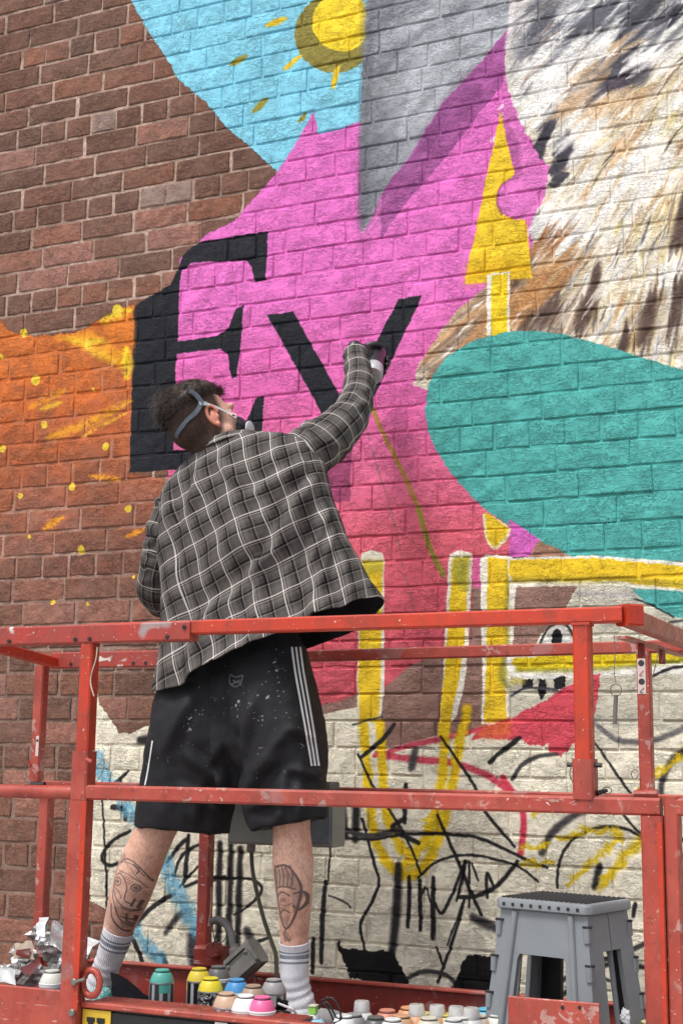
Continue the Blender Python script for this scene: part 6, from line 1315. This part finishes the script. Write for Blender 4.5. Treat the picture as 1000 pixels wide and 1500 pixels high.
MB().lathe([(R0-.001, .1512), (R0-.004, .160), (R0-.014, .168), (R0-.016, .170)], 28).build('dome', simple('held_can_top', (.02, .02, .022), .4), hc, 'auto', world=False)
MB().lathe([(.006, .1702), (.006, .184), (.004, .186)], 10).build('nozzle', simple('nozzle_black', (.02, .02, .02), .4), hc, 'auto', world=False)
gl = MB(); wr = at(523, 520, 3.84)
cx_ = V(1, 0, 0)-cax*cax.x; cx_.normalize(); cy_ = cax.cross(cx_).normalized()      # cx right, cy roughly toward/away
def cyl(a, h_, r): a = math.radians(a); return cbot+cax*h_+(cx_*math.cos(a)+cy_*math.sin(a))*r
def cap_(pts, rad): 
    C = catmull([(*p, r) for p, r in zip(pts, rad)], 5); gl.tube([V(*c_[:3]) for c_ in C], [float(c_[3]) for c_ in C], 12)
    for e in (0, -1): r_ = C[e][3]; gl.ellip(V(*C[e][:3]), [V(r_, 0, 0), V(0, r_, 0), V(0, 0, r_)], 12, 8)
# palm on the viewer-left side of the can; fingers go round the far side, thumb near side, index on the nozzle
pa = 200
palm = [wr, at(526, 512, 3.85), cyl(205, .105, R0+.020), cyl(200, .125, R0+.018)]
cap_([wr, cyl(200, .09, R0+.026), cyl(195, .118, R0+.018)], [.024, .028, .024]); cap_([at(515, 516, 3.86), at(520, 508, 3.87), cyl(190, .14, R0+.012)], [.020, .022, .018])
gl.ellip(at(527, 514, 3.87), [V(.040, 0, -.004), V(0, .030, 0), V(0, 0, .024)], 16, 10); gl.ellip(at(538, 518, 3.88), [V(.026, 0, -.012), V(0, .028, 0), V(0, 0, .028)], 16, 10)
for k, (h_, ln_) in enumerate(((.132, 1.0), (.110, 1.05), (.088, 1.0), (.067, .85))):
    a0 = 175; sp_ = 150*ln_; cap_([cyl(a0+10, h_, R0+.014), cyl(a0-sp_*.3, h_+.002, R0+.012), cyl(a0-sp_*.65, h_, R0+.009), cyl(a0-sp_, h_-.003, R0+.008)], [.0098, .0094, .0086, .0074])
cap_([cyl(180, .14, R0+.014), cyl(165, .165, R0+.004), cyl(130, .186, .016), cyl(90, .190, .006)], [.0100, .0095, .0086, .0074])
cap_([cyl(215, .10, R0+.022), cyl(245, .118, R0+.016), cyl(285, .128, R0+.011), cyl(315, .130, R0+.009)], [.0125, .0115, .0100, .0085])
gme = remesh(gl, .0028, 3); gme.materials.append(GLV); gme.shade_smooth(); link('glove', gme, person)
cf = MB().tube(smoothpts([at(521, 530, 3.82), at(523, 518, 3.845), at(525, 512, 3.85)]), [.028]*6+[.030]*7, 20, cap=False).build('glove_cuff', GLV, person, True)
# resting left hand in front of him, curled
lh = MB(); w0 = at(262, 886, 3.64)
gl = lh
cap_([w0, w0+V(.03, .045, .004), w0+V(.045, .085, .0)], [.020, .026, .022])
for k in range(4):
    b0 = w0+V(.030+.012*k, .088-.004*k, .012-.016*k+.012); cap_([b0, b0+V(.012, .026, -.004), b0+V(.010, .040, -.024), b0+V(-.002, .030, -.038)], [.0095, .009, .0083, .007])
b0 = w0+V(.055, .05, .0); cap_([b0, b0+V(.026, .010, .004), b0+V(.036, .028, .0)], [.012, .0105, .0085])
gme = remesh(lh, .003, 3); gme.materials.append(GLV); gme.shade_smooth(); link('glove', gme, person)
